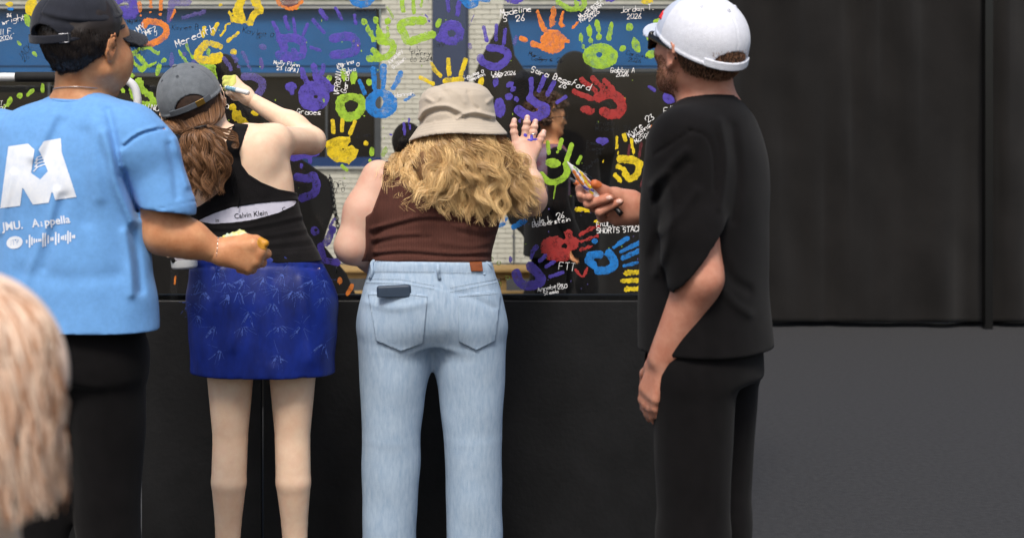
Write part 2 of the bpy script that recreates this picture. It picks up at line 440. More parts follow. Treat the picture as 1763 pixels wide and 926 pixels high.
for (a, b, c, d) in WIN:
    fr = Poly(); wall_box(fr, a, b, 126 if a < 0 else 118, 132 if a < 0 else 124, BY + .02, BY + .06)
    wall_box(fr, b - 11, b, 126, d - 16, BY + .0, BY + .12) if a < 0 else wall_box(fr, a, a + 9, 126, d - 16, BY + .0, BY + .12)
    f = fr.build('window_frame', M['dark_trim'], bld)
    g = Poly(); wall_box(g, a + 2, b - 2, 10, d - 4, BY + .14, BY + .16); g.build('pane', M['window_dark'], f)
    g = Poly(); wall_box(g, a + (1 if a < 0 else 5), b - (8 if a < 0 else 3), 16, 100, BY + .06, BY + .075); wall_box(g, a + 1, b - 3, 100, 113, BY + .05, BY + .065); wall_box(g, a + 1, b - 3, 113.2, 125, BY + .065, BY + .08)
    g.build('blind', M['blind_blue'], f)
    g = Poly(); wall_box(g, a, b, d - 20, d - 4, BY - .02, BY + .1); g.build('blue_sill', M['blue_metal'], f)
    g = Poly(); wall_box(g, a - 2, b + 2, d - 4, d, BY - .04, BY + .08); wall_box(g, a - 2, b + 8, 12.5, 15.5, BY - .05, BY + .05); g.build('sill', M['sill'], f)
    g = Poly(); wall_box(g, a - 2, b + 8, 8, 11.5, BY - .01, BY + .05); g.build('lintel', M['dark_trim'], f)
    for uu in ([80, 330, 560] if a < 0 else [985, 1105, 1230]):
        g = Poly(); wall_box(g, uu, uu + 4, 132, d - 20, BY + .07, BY + .13); g.build('mullion', M['dark_trim'], f)
g = Poly(); wall_box(g, PIL[0], PIL[1], -300, 250, BY - .12, BY + .03); wall_box(g, PIL[1] + 1, PIL[1] + 5, -300, 250, BY - .05, BY + .03)
tag(g.build('downpipe_cover', M['navy_metal'], bld), 'navy blue vertical metal strip')
g = Poly(); wall_box(g, 883, 885.5, 300, VB, BY - .03, BY + .005); g.build('expansion_joint', M['dark_trim'], bld)

# timber bench in front of the building
M['timber'] = mat('yellow_timber', lin(172, 140, 88), .75, .1, 3, stretch=(1, 6, 6))
TY = 12.5
tb = empty('timber_bench', (at(760, 0, TY)[0], TY, 0), 'long low yellow timber bench against the brick building, behind the panel', 'bench')
def tbox(u0, u1, v0, v1, d0, d1):
    p = Poly(); a = at(u0, v1, TY); b = at(u1, v0, TY)
    p.box(((a[0] + b[0]) / 2, TY + (d0 + d1) / 2, (a[2] + b[2]) / 2), ((b[0] - a[0]) / 2, (d1 - d0) / 2, (b[2] - a[2]) / 2)); return p
tbox(520, 1000, 461, 467, -.15, .35).build('seat', M['timber'], tb, bevel=.008)
tbox(520, 1000, 467.6, 478, -.1, .0).build('apron', M['timber'], tb, bevel=.006)
tbox(520, 1000, 496, 512, -.3, -.2).build('plank', M['timber'], tb, bevel=.006)
for uu in (540, 700, 860, 985): tbox(uu, uu + 10, 479, 517, -.08, 0).build('leg', M['timber'], tb)

# added black cloth, its left part shaped after dark reflections in the panel
CY = 11.0
M['reflection_cloth'] = cloth('reflection_black_cloth', lin(27, 25, 24), .85, .2, 2, 60, .3)
def sheet_cloth(name, pts, Y, h=5, parent=None, amp=.05, m=None):
    pts = np.array(pts, float); lo = pts.min(0) - h; hi = pts.max(0) + h
    gx = np.arange(lo[0], hi[0], h); gy = np.arange(lo[1], hi[1], h)
    Q = np.stack(np.meshgrid(gx, gy, indexing='ij'), -1); f = poly2(Q.reshape(-1, 2), pts).reshape(Q.shape[:2])
    gu, gv = np.gradient(f, h); gn = np.hypot(gu, gv) + 1e-6
    st = np.clip(f, 0, 1.5 * h) / gn
    Q = Q - np.stack([gu / gn * st, gv / gn * st], -1)
    inn = f < 0
    cell = inn[:-1, :-1] | inn[1:, :-1] | inn[:-1, 1:] | inn[1:, 1:]
    ci = np.argwhere(cell); n1 = f.shape[1]
    idx = lambda a, b: (ci[:, 0] + a) * n1 + ci[:, 1] + b
    F = np.stack([idx(0, 0), idx(0, 1), idx(1, 1), idx(1, 0)], 1)
    q = Q.reshape(-1, 2)
    wq_ = q * [.045, .006]; d = amp * (1.3 * noise(wq_, 1.0) + .7 * noise(wq_ * [2.3, 1.6] + 9, 1.0) + .35 * noise(q * [.05, .03], 1.0))
    YY = Y + d
    V = np.stack([(q[:, 0] - 600) * YY / FPX, YY, CAMZ - (q[:, 1] - 253) * YY / FPX], 1)
    used = np.unique(F); mp = np.zeros(len(V), int); mp[used] = np.arange(len(used))
    o = mk(name, V[used], mp[F], m or M['reflection_cloth'], parent)
    s = o.modifiers.new('thickness', 'SOLIDIFY'); s.thickness = .004
    return o
zb = 253 + CAMZ * FPX / CY
mq = empty('reflection_cloth', (at(1300, 0, CY)[0], CY, 0), 'added black cloth wall behind the right half of the clear panel, shaped after dark reflections', 'reflection_cloth')
sheet_cloth('reflection_sheet', [(870, 16), (856, 50), (832, 92), (814, 135), (830, 190), (850, 300), (878, 385), (898, 402), (911, 425), (915, 450), (912, 480), (900, 506), (905, zb), (2700, zb), (2700, 100), (1280, 126), (960, 126), (905, 124), (886, 96), (880, 60)], CY, 6, mq)  # outline follows the dark silhouettes reflected in the panel
sheet_cloth('end_wall', [(1218, -330), (1215, 128), (1212, zb - 1), (2710, zb - 1), (2710, -330)], CY - .3, 12, mq)
p_ = Poly(); 
for uu in (1216, 1700, 2300):
    a = at(uu, -330, CY - .4); p_.box((a[0], CY - .4, a[2] / 2), (.03, .03, a[2] / 2))
    p_.build('pole', M['black_plastic'], mq); p_ = Poly()
lowc = empty('reflection_screen', (at(540, 0, 7.4)[0], 7.4, 0), 'added low black cloth screen behind the grey cap writer, shaped after a dark reflection', 'screen')
z7 = 253 + CAMZ * FPX / 7.4
sheet_cloth('cloth', [(250, 300), (300, 262), (500, 262), (540, 288), (563, 304), (574, 330), (574, 365), (562, 398), (556, 420), (576, 446), (596, 470), (612, 506), (640, z7), (150, z7), (190, 360)], 7.4, 5, lowc, .02)  # curved edge follows a dark reflected figure, built as cloth
tube('pole', [at(300, 270, 7.46), at(300, z7, 7.46)], .015, M['black_plastic'], lowc, 4)
# chain added in place of a bag strap reflected in the panel
chn = empty('chain', at(572, 305, 7.3), 'thin dark link chain added for a bag strap reflected in the panel', 'chain')
path = smoothpath([at(568, 305, 7.3), at(572, 330, 7.3), at(576, 360, 7.3), at(582, 398, 7.3), at(579, 470, 7.3)], 26)
for i in range(25):
    a = (path[i] + path[i + 1]) / 2; t = path[i + 1] - path[i]; t /= np.linalg.norm(t)
    sd_ = np.cross(t, (0, 1, 0)) if i % 2 else np.array([0, 1., 0]); ang = np.linspace(0, 2 * math.pi, 11)
    pts = [a + t * math.cos(x) * .019 + sd_ * math.sin(x) * .009 for x in ang]
    tube('link', pts, .0035, M['black_plastic'], chn, 12, 4, False)

# ------------------------------------------------------------------ clear panel with its black frame
PY = 4.80
def pp(u, v, d=0): return at(u, v, PY + d)
panel = empty('painted_panel', pp(560, 515), 'tall clear acrylic panel covered in coloured handprints and signatures, on a black base', 'panel')
m = bpy.data.materials.new('clear_acrylic'); m.use_nodes = True; t = m.node_tree; t.nodes.clear()
o_ = t.nodes.new('ShaderNodeOutputMaterial'); mx = t.nodes.new('ShaderNodeMixShader'); tr = t.nodes.new('ShaderNodeBsdfTransparent'); gl = t.nodes.new('ShaderNodeBsdfGlossy')
tr.inputs[0].default_value = (.955, .96, .95, 1); gl.inputs['Roughness'].default_value = .04; fz = t.nodes.new('ShaderNodeFresnel'); fz.inputs[0].default_value = 1.35
t.links.new(fz.outputs[0], mx.inputs[0]); t.links.new(tr.outputs[0], mx.inputs[1]); t.links.new(gl.outputs[0], mx.inputs[2]); t.links.new(mx.outputs[0], o_.inputs[0])
M['acrylic'] = m
a = pp(-330, -260); b = pp(1235, 516)
Poly().box(((a[0] + b[0]) / 2, PY + .004, (a[2] + b[2]) / 2), ((b[0] - a[0]) / 2, .004, (a[2] - b[2]) / 2)).build('acrylic_sheet', M['acrylic'], panel)
M['black_board'] = mat('black_painted_board', lin(20, 20, 21), .6, .3, 5, .5, 60, .3)
def bd(name, u0, u1, v0, v1, y0, y1, mt='black_board'):
    p = Poly(); a = pp(u0, v1); b = pp(u1, v0); z0 = max(a[2], 0)
    p.box(((a[0] + b[0]) / 2, PY + (y0 + y1) / 2, (z0 + b[2]) / 2), ((b[0] - a[0]) / 2, (y1 - y0) / 2, (b[2] - z0) / 2)); return p.build(name, M[mt], panel, bevel=.004)
u_ = -330
while u_ < 1235: bd('base_board', u_ + 1, min(u_ + 390, 1235), 517, 2000, -.012, .03); u_ += 391.25
bd('rail', -330, 1235, 508, 519, .009, .05)
bd('post', 1236, 1256, -270, 2000, -.03, .05); bd('post', -352, -331, -270, 2000, -.03, .05); bd('top_rail', -330, 1235, -275, -261, -.02, .04)

# ---- paint on the panel: every print is a thin raised layer of paint
def paint_grid(fn, lo, hi, h):
    gx = np.arange(lo[0], hi[0] + h, h); gy = np.arange(lo[1], hi[1] + h, h)
    Q = np.stack(np.meshgrid(gx, gy, indexing='ij'), -1); f = fn(Q.reshape(-1, 2)).reshape(Q.shape[:2])
    inn = f < 0
    cell = inn[:-1, :-1] | inn[1:, :-1] | inn[:-1, 1:] | inn[1:, 1:]
    ci = np.argwhere(cell)
    if len(ci) == 0: return None
    gu, gv = np.gradient(f, h); gn = np.hypot(gu, gv) + 1e-3
    st = np.clip(f / gn, 0, 1.1 * h)
    Q = Q - np.stack([gu / gn * st, gv / gn * st], -1)
    n1 = f.shape[1]; idx = lambda a, b: (ci[:, 0] + a) * n1 + ci[:, 1] + b
    F = np.stack([idx(0, 0), idx(0, 1), idx(1, 1), idx(1, 0)], 1)
    used = np.unique(F); mp = np.zeros(f.size, int); mp[used] = np.arange(len(used))
    return Q.reshape(-1, 2)[used], mp[F], f.ravel()[used]
def shp(s):
    k = s[0]
    if k == 's': w, pts = s[1] / 2, smoothpath(s[2], 3 * len(s[2])) if len(s[2]) > 2 else s[2]; return lambda Q: pline(Q, pts) - w
    if k == 'e':
        _, cx, cy, rx, ry, *an = s; an = R(an[0]) if an else 0; c, sn = math.cos(an), math.sin(an)
        def f(Q):
            x = Q[:, 0] - cx; y = Q[:, 1] - cy; a = (x * c + y * sn) / rx; b = (-x * sn + y * c) / ry
            r = np.hypot(a, b); return (r - 1) * min(rx, ry)
        return f
    if k == 'p': return lambda Q: poly2(Q, s[1])
PCOUNT = 0
def handprint(col, shapes, holes=(), rag=1.0, gaps=.5, name='handprint', label=None):
    global PCOUNT
    bb = []
    for s in shapes:
        if s[0] == 's': p = np.array(s[2], float); bb.append((p.min(0) - s[1] / 2, p.max(0) + s[1] / 2))
        elif s[0] == 'e': r = np.array([s[3], s[4]]); bb.append((np.array(s[1:3]) - r, np.array(s[1:3]) + r))
        else: p = np.array(s[1], float); bb.append((p.min(0), p.max(0)))
    cl = list(range(len(bb)))
    for i in range(len(bb)):
        for j in range(i):
            gap = np.max(np.maximum(bb[i][0] - bb[j][1], bb[j][0] - bb[i][1]))
            if gap < 13: a_, b_ = cl[i], cl[j]; cl = [b_ if c == a_ else c for c in cl]
    if len(set(cl)) > 1 and name != 'paint_specks':
        big = max(set(cl), key=cl.count)
        for c in sorted(set(cl)):
            sub = [s for s, k in zip(shapes, cl) if k == c]
            handprint(col, sub, holes, rag, gaps, name if len(sub) > 2 else 'paint_smear', label if c == big else None)
        return
    PCOUNT += 1
    fs = [shp(s) for s in shapes]; hs = [shp(s) for s in holes]; off = PCOUNT * 37.7
    xs = []
    for s in list(shapes):
        if s[0] == 's': xs += [(x - s[1], y - s[1]) for x, y in s[2]] + [(x + s[1], y + s[1]) for x, y in s[2]]
        elif s[0] == 'e': r = max(s[3], s[4]); xs += [(s[1] - r, s[2] - r), (s[1] + r, s[2] + r)]
        else: xs += list(s[1])
    xs = np.array(xs, float); lo = xs.min(0) - 3; hi = xs.max(0) + 3
    def fn(Q):
        d = np.full(len(Q), 1e9)
        for f in fs: d = smin(d, f(Q), 2.5)
        for h in hs: d = np.maximum(d, -h(Q))
        d = d + rag * (.8 * noise(Q + off, .35) + .7 * noise(Q + off * 2, 1.0) + .4 * noise(Q - off, 2.3))
        g = noise(Q * 1.0 + off * 3, .55) + .8 * noise(Q + off * 5, 1.7)      # scraped gaps inside the print
        return np.maximum(d, np.where(d < -1.2, (g - (2.75 - gaps * 1.1)) * 1.6, -9))
    r = paint_grid(fn, lo, hi, 1.25)
    if r is None: return
    q, F, f = r
    th = .0006 + np.clip(-f, 0, 2) * .00018 * (1 + .5 * noise(q + off, 1.2))
    a = np.array([pp(0, 0)[0]]) ; YY = PY - th
    V = np.stack([(q[:, 0] - 600) * YY / FPX, YY, CAMZ - (q[:, 1] - 253) * YY / FPX], 1)
    o = mk(name, V, F[:, ::-1], M['paint_' + col], panel)
    if label: tag(o, label)
    return o
E = lambda *a: ('e',) + a
def L(w, *p): return ('s', w, p)
hp = handprint
hp('Y', [E(55, 13, 12, 15), E(76, 6, 10, 9), E(88, -2, 10, 6)], [], 1, .5); hp('Y', [E(17, 8, 8, 3.5)], name='paint_smear'); hp('B', [E(17, 16, 6, 3)], name='paint_smear')
hp('G', [E(47, 35, 5.5, 11, -15), E(33, 75, 6, 2.5, 45), E(60, 94, 6, 3, 45)], rag=.6)
hp('G', [E(73, 152, 3.5, 9), E(52, 160, 9, 4, -45), E(34, 165, 5, 5), E(16, 175, 4.5, 9, 20), L(5, (10, 182), (2, 190))], rag=.6)
hp('P', [L(13, (200, 2), (215, -2), (230, 5)), ('p', [(200, 14), (215, 34), (232, 34), (241, 20), (236, 8), (215, 10)])], rag=.8)
hp('O', [L(7, (240, 6), (241, 19)), E(243, 27, 2.5, 2.5), L(6, (260, -3), (260, 13)), E(260, 21.5, 2.2, 2), L(7, (277, 3), (277, 16)), E(276, 25, 2.6, 2.6), L(6, (300, 19), (293, 34)),
         L(11, (249, 44), (250, 38), (270, 39), (286, 48), (284, 62), (270, 72), (255, 76), (247, 69)), E(215, 47, 5, 3, 30)], label='orange handprint with an open ring palm')
hp('G', [L(7, (228, 94), (240, 86), (255, 82), (265, 88), (272, 92)), L(9, (238, 96), (245, 105), (250, 113), (244, 120)), L(6, (228, 103), (234, 112), (246, 120)), E(273, 119, 4, 10, 15), E(260, 112, 7, 1.6, -25), E(282, 104, 6, 3, -30)], rag=1.5, gaps=.9)
hp('G', [E(222, 130, 11, 5), E(239, 142, 9, 8), L(6, (205, 148), (213, 158)), L(10, (238, 150), (258, 165), (266, 178), (243, 180)), L(8, (225, 152), (228, 166))], rag=1.2, gaps=.7)
hp('p', [L(11, (297, 6), (291, 34)), L(14, (298, 4), (322, 4)), L(6, (316, 31), (352, 21))], rag=1.6, gaps=1.1, name='paint_smear')
hp('Y', [L(14, (418, -2), (411, 15), (416, 35)), L(6, (395, 22), (400, 36)), L(15, (438, 0), (448, 18)), L(11, (447, 18), (437, 26), (431, 40)), L(8, (405, 18), (408, 36)), E(380, 9, 3, 2.5)], rag=1, gaps=.9, label='yellow handprint cut by the top edge')
hp('Y', [L(7, (352, 48), (350, 62)), L(7, (374, 42), (366, 58)), L(3.5, (395, 41), (389, 44), (386, 55), (380, 62)), L(5.5, (410, 57), (392, 71)), L(14, (354, 77), (345, 86), (341, 98), (350, 104), (372, 104), (377, 97), (366, 100)), L(10, (363, 75), (380, 81)), E(402, 90, 6, 5)], rag=1, gaps=.6, label='yellow handprint right of the name Meredith')
hp('G', [E(358, 89, 4, 7), L(8, (345, 114), (368, 116)), L(9, (367, 122), (370, 138)), L(5, (308, 88), (319, 104)), E(322, 109, 2.5, 2.5), L(4, (321, 78), (331, 100))], rag=.9, gaps=.9)
hp('p', [E(296, 103, 4.5, 12), E(297, 118, 2.5, 5), E(317, 94, 4, 4), E(334, 108, 5, 5)], rag=.5)
hp('p', [L(8, (385, 101), (395, 113)), L(8, (402, 96), (407, 105)), L(6.5, (418, 91), (426, 107)), L(5, (428, 114), (432, 121)), E(411, 115, 3, 3), L(7, (449, 103), (451, 115)), E(397, 119, 3.5, 3.5), L(13, (420, 132), (438, 133), (451, 142), (450, 155), (443, 164))], rag=.6, gaps=.4)
hp('p', [E(452, 81, 8, 5, 15), L(6, (449, 105), (451, 117))], rag=.8, gaps=.9, name='paint_smear')
hp('Y', [E(408, 200, 9, 10), E(417, 209, 12, 6, 25), E(400, 185, 8, 5), E(432, 180, 4, 4), E(440, 195, 7, 5)], rag=1.4, gaps=.8)
hp('P', [L(7, (470, 39), (478, 57)), L(7, (491, 31), (496, 50)), L(6, (505, 33), (508, 55)), L(6, (529, 43), (523, 60)), L(15, (482, 67), (505, 66), (521, 72)), L(14, (486, 72), (489, 84)), L(18, (482, 95), (500, 100)), L(12, (521, 75), (522, 93), (512, 100)), L(10, (505, 88), (513, 98))], [], .8, .55, label='purple handprint above the name Molly')
hp('P', [L(6.5, (539, 35), (558, 56)), L(8, (552, 19), (562, 33)), L(6, (578, 15), (588, 33)), L(6, (611, 27), (613, 41)), L(5, (536, 82), (552, 88)), L(15, (574, 67), (592, 63), (606, 64), (613, 76), (610, 88), (595, 93), (574, 95))], rag=.8, gaps=.5, label='purple handprint with an open C palm')
hp('Y', [E(609, 71, 3, 3), E(616, 78, 3, 4)], name='paint_smear')
hp('G', [E(627, 38, 5, 6), E(633, 49, 3.6, 5), E(638, 58, 4.6, 7), E(643, 68, 4, 5), E(647, 35, 5, 6), E(650, 46, 2.4, 6), E(653, 58, 6, 9), E(653, 71, 5, 6), E(667, 37, 6, 6), E(667, 50, 3, 8), E(667, 62, 5, 5),
         L(12, (660, 72), (674, 74), (677, 85), (669, 97), (650, 101), (636, 101)), L(10, (642, 87), (654, 98))], [E(660, 84, 6, 7)], 1, .8, label='green handprint over the right end of the blue blind')
hp('g', [L(5, (667, 14), (677, 30))], name='paint_smear')
hp('B', [L(12, (605, -4), (612, 5), (628, 8), (641, -3))], rag=.6)
hp('O', [L(6, (477, -2), (484, 10), (505, 15), (520, 3))], rag=1.5, gaps=1.1); hp('r', [E(498, 5, 16, 8)], rag=1.5, gaps=1.5, name='paint_smear')
hp('P', [L(9, (520, 120), (523, 132)), L(9, (523, 132), (529, 142)), L(12, (541, 115), (545, 134)), L(9, (557, 114), (554, 127)), L(10, (552, 135), (562, 142)), E(540, 166, 27, 26), E(556, 150, 14, 16), E(571, 152, 6, 6)], [E(544, 167, 4, 2.4)], 1, .5, label='purple handprint with a nearly full palm')
hp('G', [E(567, 135, 5, 5), E(558, 174, 7, 4, 50), E(636, 142, 5, 6)], rag=.5, name='paint_smear'); hp('P', [E(501, 150, 10, 8), E(503, 160, 4, 4)], rag=.9, name='paint_smear')
hp('G', [E(592, 129, 5.5, 11, -12), E(609, 133, 5.5, 12, 8), L(15, (585, 185), (587, 172), (604, 168), (621, 172), (623, 186), (612, 199), (594, 201), (586, 186))], [E(606, 182, 9, 9)], .9, .7, label='lime green handprint with a round hole in the palm')
hp('B', [L(7, (619, 140), (628, 161)), L(9, (643, 119), (645, 151)), L(11, (660, 115), (660, 134)), L(8, (660, 134), (660, 149)), L(9, (690, 126), (685, 138)), L(8, (684, 140), (677, 152)), E(656, 179, 28, 25)], [E(653, 177, 7, 10, 15)], .8, .5, label='bright blue handprint on the brick edge')
hp('B', [L(5, (697, 173), (712, 164))], name='paint_smear')
hp('Y', [L(7, (573, 209), (574, 228)), L(7, (590, 206), (589, 225)), L(7, (611, 210), (603, 230)), ('p', [(563, 243), (575, 237), (592, 235), (602, 236), (604, 244), (594, 254), (606, 250), (612, 256), (618, 258), (613, 272), (603, 281), (601, 287), (599, 281), (578, 279), (564, 268), (560, 252)])],
   [L(1.8, (582, 251), (590, 257), (597, 254))], .6, .5, label='yellow handprint with a short drip')
hp('Y', [E(631, 247, 4, 4.5)], name='paint_smear'); hp('G', [E(640, 261, 4.5, 8), E(637, 276, 2.6, 3), L(6, (589, 286), (597, 293))], rag=.5, name='paint_smear'); hp('g', [E(662, 262, 4, 10, 20)], gaps=1.2, name='paint_smear')
hp('G', [L(8, (692, -6), (694, 19)), L(7, (711, -6), (712, 22)), L(5, (727, -3), (726, 12)), L(14, (728, 36), (706, 37), (690, 44), (696, 60), (704, 72), (725, 66), (744, 60))], rag=1, gaps=.6, label='green handprint on the cream brick')
hp('G', [E(755, 40, 4.5, 9, 20)], name='paint_smear', rag=.4)
hp('P', [L(6, (770, -4), (773, 18)), L(7, (791, 5), (787, 25)), E(777, 57, 22, 22), E(757, 65, 8, 8)], [E(777, 58, 6.5, 7)], 1.3, .8, label='purple handprint over the navy strip')
hp('P', [L(2, (733, 26), (736, 30)), E(739, 37, 2, 2)], name='paint_smear'); hp('p', [L(2, (816, 27), (810, 40), (808, 45))], name='paint_smear'); hp('p', [E(809, 80, 3.5, 6, -20)], name='paint_smear', rag=.4)
hp('B', [L(13, (796, -2), (808, 9), (818, 6)), L(10, (826, -2), (840, 0))], rag=.5)
hp('Y', [L(6, (724, 134), (746, 145)), L(6, (743, 109), (747, 118)), L(7.5, (748, 120), (758, 131)), L(8, (772, 103), (773, 128)), L(8, (801, 104), (794, 128)), L(10, (767, 140), (795, 137)), E(828, 141, 5, 8, 15)], rag=.7, gaps=.5, label='yellow handprint behind the bucket hat')
hp('P', [L(7, (833, 48), (838, 70)), L(6, (855, 44), (854, 62)), E(854, 68, 3.4, 4), L(6, (870, 52), (868, 75)), L(13, (843, 83), (858, 84), (872, 90), (874, 100), (862, 113), (848, 115), (832, 108), (827, 100))], [], .6, .5, label='purple handprint at the slanted black edge')
hp('O', [E(901, 68, 8, 5, 20)], name='paint_smear', rag=.4); hp('p', [E(887, 70, 3.5, 8, 15)], name='paint_smear')
hp('P', [E(884, -1, 16, 8)], rag=1.2)
hp('O', [L(7, (926, 21), (931, 38)), L(9, (931, 38), (938, 52)), L(10, (953, 16), (951, 42)), L(6, (969, 22), (966, 40)), E(968, 44, 5, 4), E(952, 72, 21, 21), L(10, (918, 76), (940, 84)), L(6, (965, 62), (978, 72)), E(990, 44, 6, 2, -55)], [], 1.1, .7, label='orange handprint on the blue blind')
hp('G', [L(10, (962, 4), (978, 15), (990, 16)), L(9, (1000, 16), (1007, 8), (1002, -4)), L(8, (990, -3), (994, 12))], rag=1, gaps=.7)
hp('G', [E(1001, 66, 4, 8), E(1004, 81, 3.2, 4.2), E(1015, 54, 5, 10), E(1017, 70, 4, 4.4), E(1028, 42, 5, 7), E(1031, 51, 4.5, 5), E(1031, 64, 5, 5.5), E(1052, 46, 4.2, 7, 10), E(1050, 57, 4.2, 7, 10), E(1048, 66, 5, 5), E(1034, 97, 30, 22)], [E(1032, 95, 5, 4)], .7, .5, label='large lime green handprint with a full round palm')
hp('G', [E(1084, 47, 6, 7), E(1095, 78, 7, 14, -20), E(1072, 84, 6.5, 5, -35), E(1121, 94, 10, 7, -25), E(1117, 62, 5, 8), L(8, (1135, 36), (1128, 38))], rag=.6)
hp('P', [E(1050, -2, 8, 6), E(995, -2, 8, 5)], name='paint_smear'); hp('Y', [E(1113, 2, 10, 5)], name='paint_smear')
hp('P', [L(8, (914, 137), (915, 150)), L(7, (915, 152), (913, 168)), L(8, (937, 133), (931, 150)), E(928, 156, 4, 4.4), L(8, (954, 142), (945, 158)), E(943, 163, 4, 4.4), L(6, (974, 167), (959, 177)), L(14, (913, 170), (926, 180), (940, 186), (939, 196)), L(17, (893, 190), (905, 198), (920, 202), (935, 196))], rag=.5, gaps=.4, label='violet handprint over the raised hand')
hp('P', [E(853, 142, 5, 9, 20), E(878, 146, 7, 5, -40), E(883, 154, 6, 4, -30), E(876, 167, 7, 6), E(889, 171, 4, 5), E(860, 186, 10, 17), E(895, 208, 3, 5)], rag=.8, gaps=.7)
hp('R', [L(9, (1001, 138), (1025, 156)), L(9, (1020, 135), (1038, 152)), L(9, (1041, 139), (1054, 154)), L(9, (989, 158), (1018, 170)), E(1012, 190, 12, 7, 15), L(17, (1030, 168), (1045, 162), (1062, 167), (1071, 182), (1066, 194), (1052, 197), (1040, 193)), E(1070, 172, 9, 6)], [], .9, .6, label='large red handprint')
hp('R', [E(878, 246, 8, 3, -20)], name='paint_smear')
hp('P', [L(6, (1118, 150), (1127, 156)), E(1153, 168, 12, 11), E(1152, 145, 5, 5)], rag=.5); hp('P', [E(1032, 242, 6, 5), E(1042, 242, 6, 5), ('p', [(1027, 244), (1047, 244), (1038, 251)])], rag=.4, name='paint_smear')
hp('Y', [L(5, (1062, 238), (1062, 255)), E(1064, 263, 2, 3), L(7, (1074, 233), (1077, 241)), L(6, (1087, 240), (1089, 253)), E(1091, 261, 2.6, 4), L(13, (1068, 274), (1085, 275), (1100, 280)), L(11, (1100, 282), (1099, 296), (1086, 308), (1076, 300)), L(8, (1064, 287), (1074, 292)), L(8, (1059, 302), (1068, 311)), E(1038, 279, 1.5, 3)], [], 1, .7, label='yellow handprint beside the black shirt')
hp('r', [L(5, (1085, 250), (1082, 268)), L(5, (1104, 247), (1101, 270)), L(6, (1112, 292), (1105, 320))], name='paint_smear', gaps=1.2)
hp('O', [E(1125, 220, 7, 5, 10), E(1122, 232, 5, 4), E(1143, 215, 4, 4), E(1147, 221, 2.5, 3), E(1124, 252, 5, 3)], name='paint_smear', rag=.6)
hp('G', [L(6.5, (943, 245), (945, 264)), L(7.5, (967, 241), (963, 255)), E(960, 262, 2.2, 2.2), L(8.5, (984, 250), (976, 275)), L(6, (1000, 270), (995, 281)), E(952, 281, 14, 8, 8), L(11, (975, 283), (976, 298), (965, 310), (948, 314), (935, 305), (932, 301)), L(2.4, (957, 312), (955, 330), (953, 342))], rag=.5, gaps=.4, label='lime green handprint with a long drip')
hp('Y', [L(6, (1030, 317), (1038, 322)), L(6, (1042, 325), (1048, 328))], name='paint_smear'); hp('Y', [L(7, (993, 360), (1012, 362))], name='paint_smear'); hp('Y', [E(1031, 381, 7, 4), E(1103, 386, 5, 5)], name='paint_smear')
hp('B', [L(6, (857, 389), (866, 386), (871, 377))], name='paint_smear'); hp('B', [L(9, (884, 391), (902, 381))], name='paint_smear')
hp('R', [E(955, 425, 25, 18), E(983, 418, 14, 13), E(978, 402, 8, 6), L(6, (999, 404), (1016, 394), (1030, 390)), L(5, (1000, 416), (1028, 406)), L(5, (1000, 430), (1018, 424)), E(962, 440, 22, 10), L(4, (992, 465), (1002, 476), (1012, 462))], [E(971, 423, 4.5, 4)], 1.4, .8, label='dark red handprint left of the blue one')
hp('P', [L(8, (924, 425), (917, 433)), L(6, (917, 436), (914, 444)), L(7, (941, 438), (930, 449)), L(6, (954, 450), (941, 459)), L(16, (889, 471), (895, 486), (912, 492), (932, 484), (925, 470), (913, 458)), L(7, (969, 469), (948, 476)), E(879, 447, 3.6, 5.5)], rag=.7, gaps=.4, label='deep purple handprint low on the brick edge')
hp('B', [L(8, (1080, 410), (1068, 418)), L(6, (1068, 418), (1057, 426)), L(8, (1100, 418), (1086, 425)), L(6, (1086, 425), (1070, 433)), L(8, (1100, 432), (1072, 444)), L(5.5, (1097, 452), (1074, 458)), L(14, (1030, 466), (1046, 465), (1058, 455), (1052, 440), (1048, 436)), L(14, (1016, 440), (1032, 438)), L(13, (1012, 448), (1022, 456)), E(1024, 415, 5, 4.5)], [], .7, .5, label='blue handprint reaching right')
hp('B', [L(6, (1104, 405), (1106, 418))], name='paint_smear')
for vv in (470, 484, 498): hp('Y', [L(8, (1078 - (vv == 484) * 5, vv), (1104, vv - 2))], rag=1.4, gaps=1.0, name='paint_smear')
hp('P', [L(13, (505, 272), (520, 268), (545, 262)), E(534, 276, 4, 7), E(519, 286, 3, 5)], rag=.6); hp('P', [L(14, (512, 305), (530, 308), (540, 303), (545, 322), (538, 334), (520, 341))], rag=.7, gaps=.4)
hp('P', [E(543, 398, 7.5, 8), L(13, (561, 418), (573, 396)), L(5, (567, 392), (575, 378)), L(11, (552, 424), (556, 444)), L(11, (560, 448), (582, 452))], [E(543, 396, 3, 2)], 1, .6)
hp('P', [L(4, (695, 213), (697, 232)), L(4, (704, 205), (706, 222)), E(674, 232, 2.4, 1.6)], name='paint_smear')
hp('O', [E(585, 483, 4, 5), L(7, (606, 492), (598, 506)), L(4, (301, 475), (301, 488))], rag=1, gaps=1.2, name='paint_smear')
sp_ = [E(random.uniform(880, 1105), random.uniform(330, 505), random.uniform(.6, 1.3), random.uniform(.6, 1.6)) for _ in range(46)] + [E(random.uniform(0, 1150), random.uniform(0, 330), random.uniform(.6, 1.6), random.uniform(.6, 2.0)) for _ in range(70)]
tag(hp('Y', [], []) if False else None or hp('p', sp_[:40], rag=0, name='paint_specks'), kind='stuff'); tag(hp('G', sp_[40:], rag=0, name='paint_specks'), kind='stuff')
for g_ in ('', ):
    for (cx, cy) in ((846, 446), (859, 453), (860, 489), (874, 478)): hp('g', [E(cx, cy, 4, 4)], [E(cx, cy, 2.4, 2.6)], .3, 1, name='paint_smear')

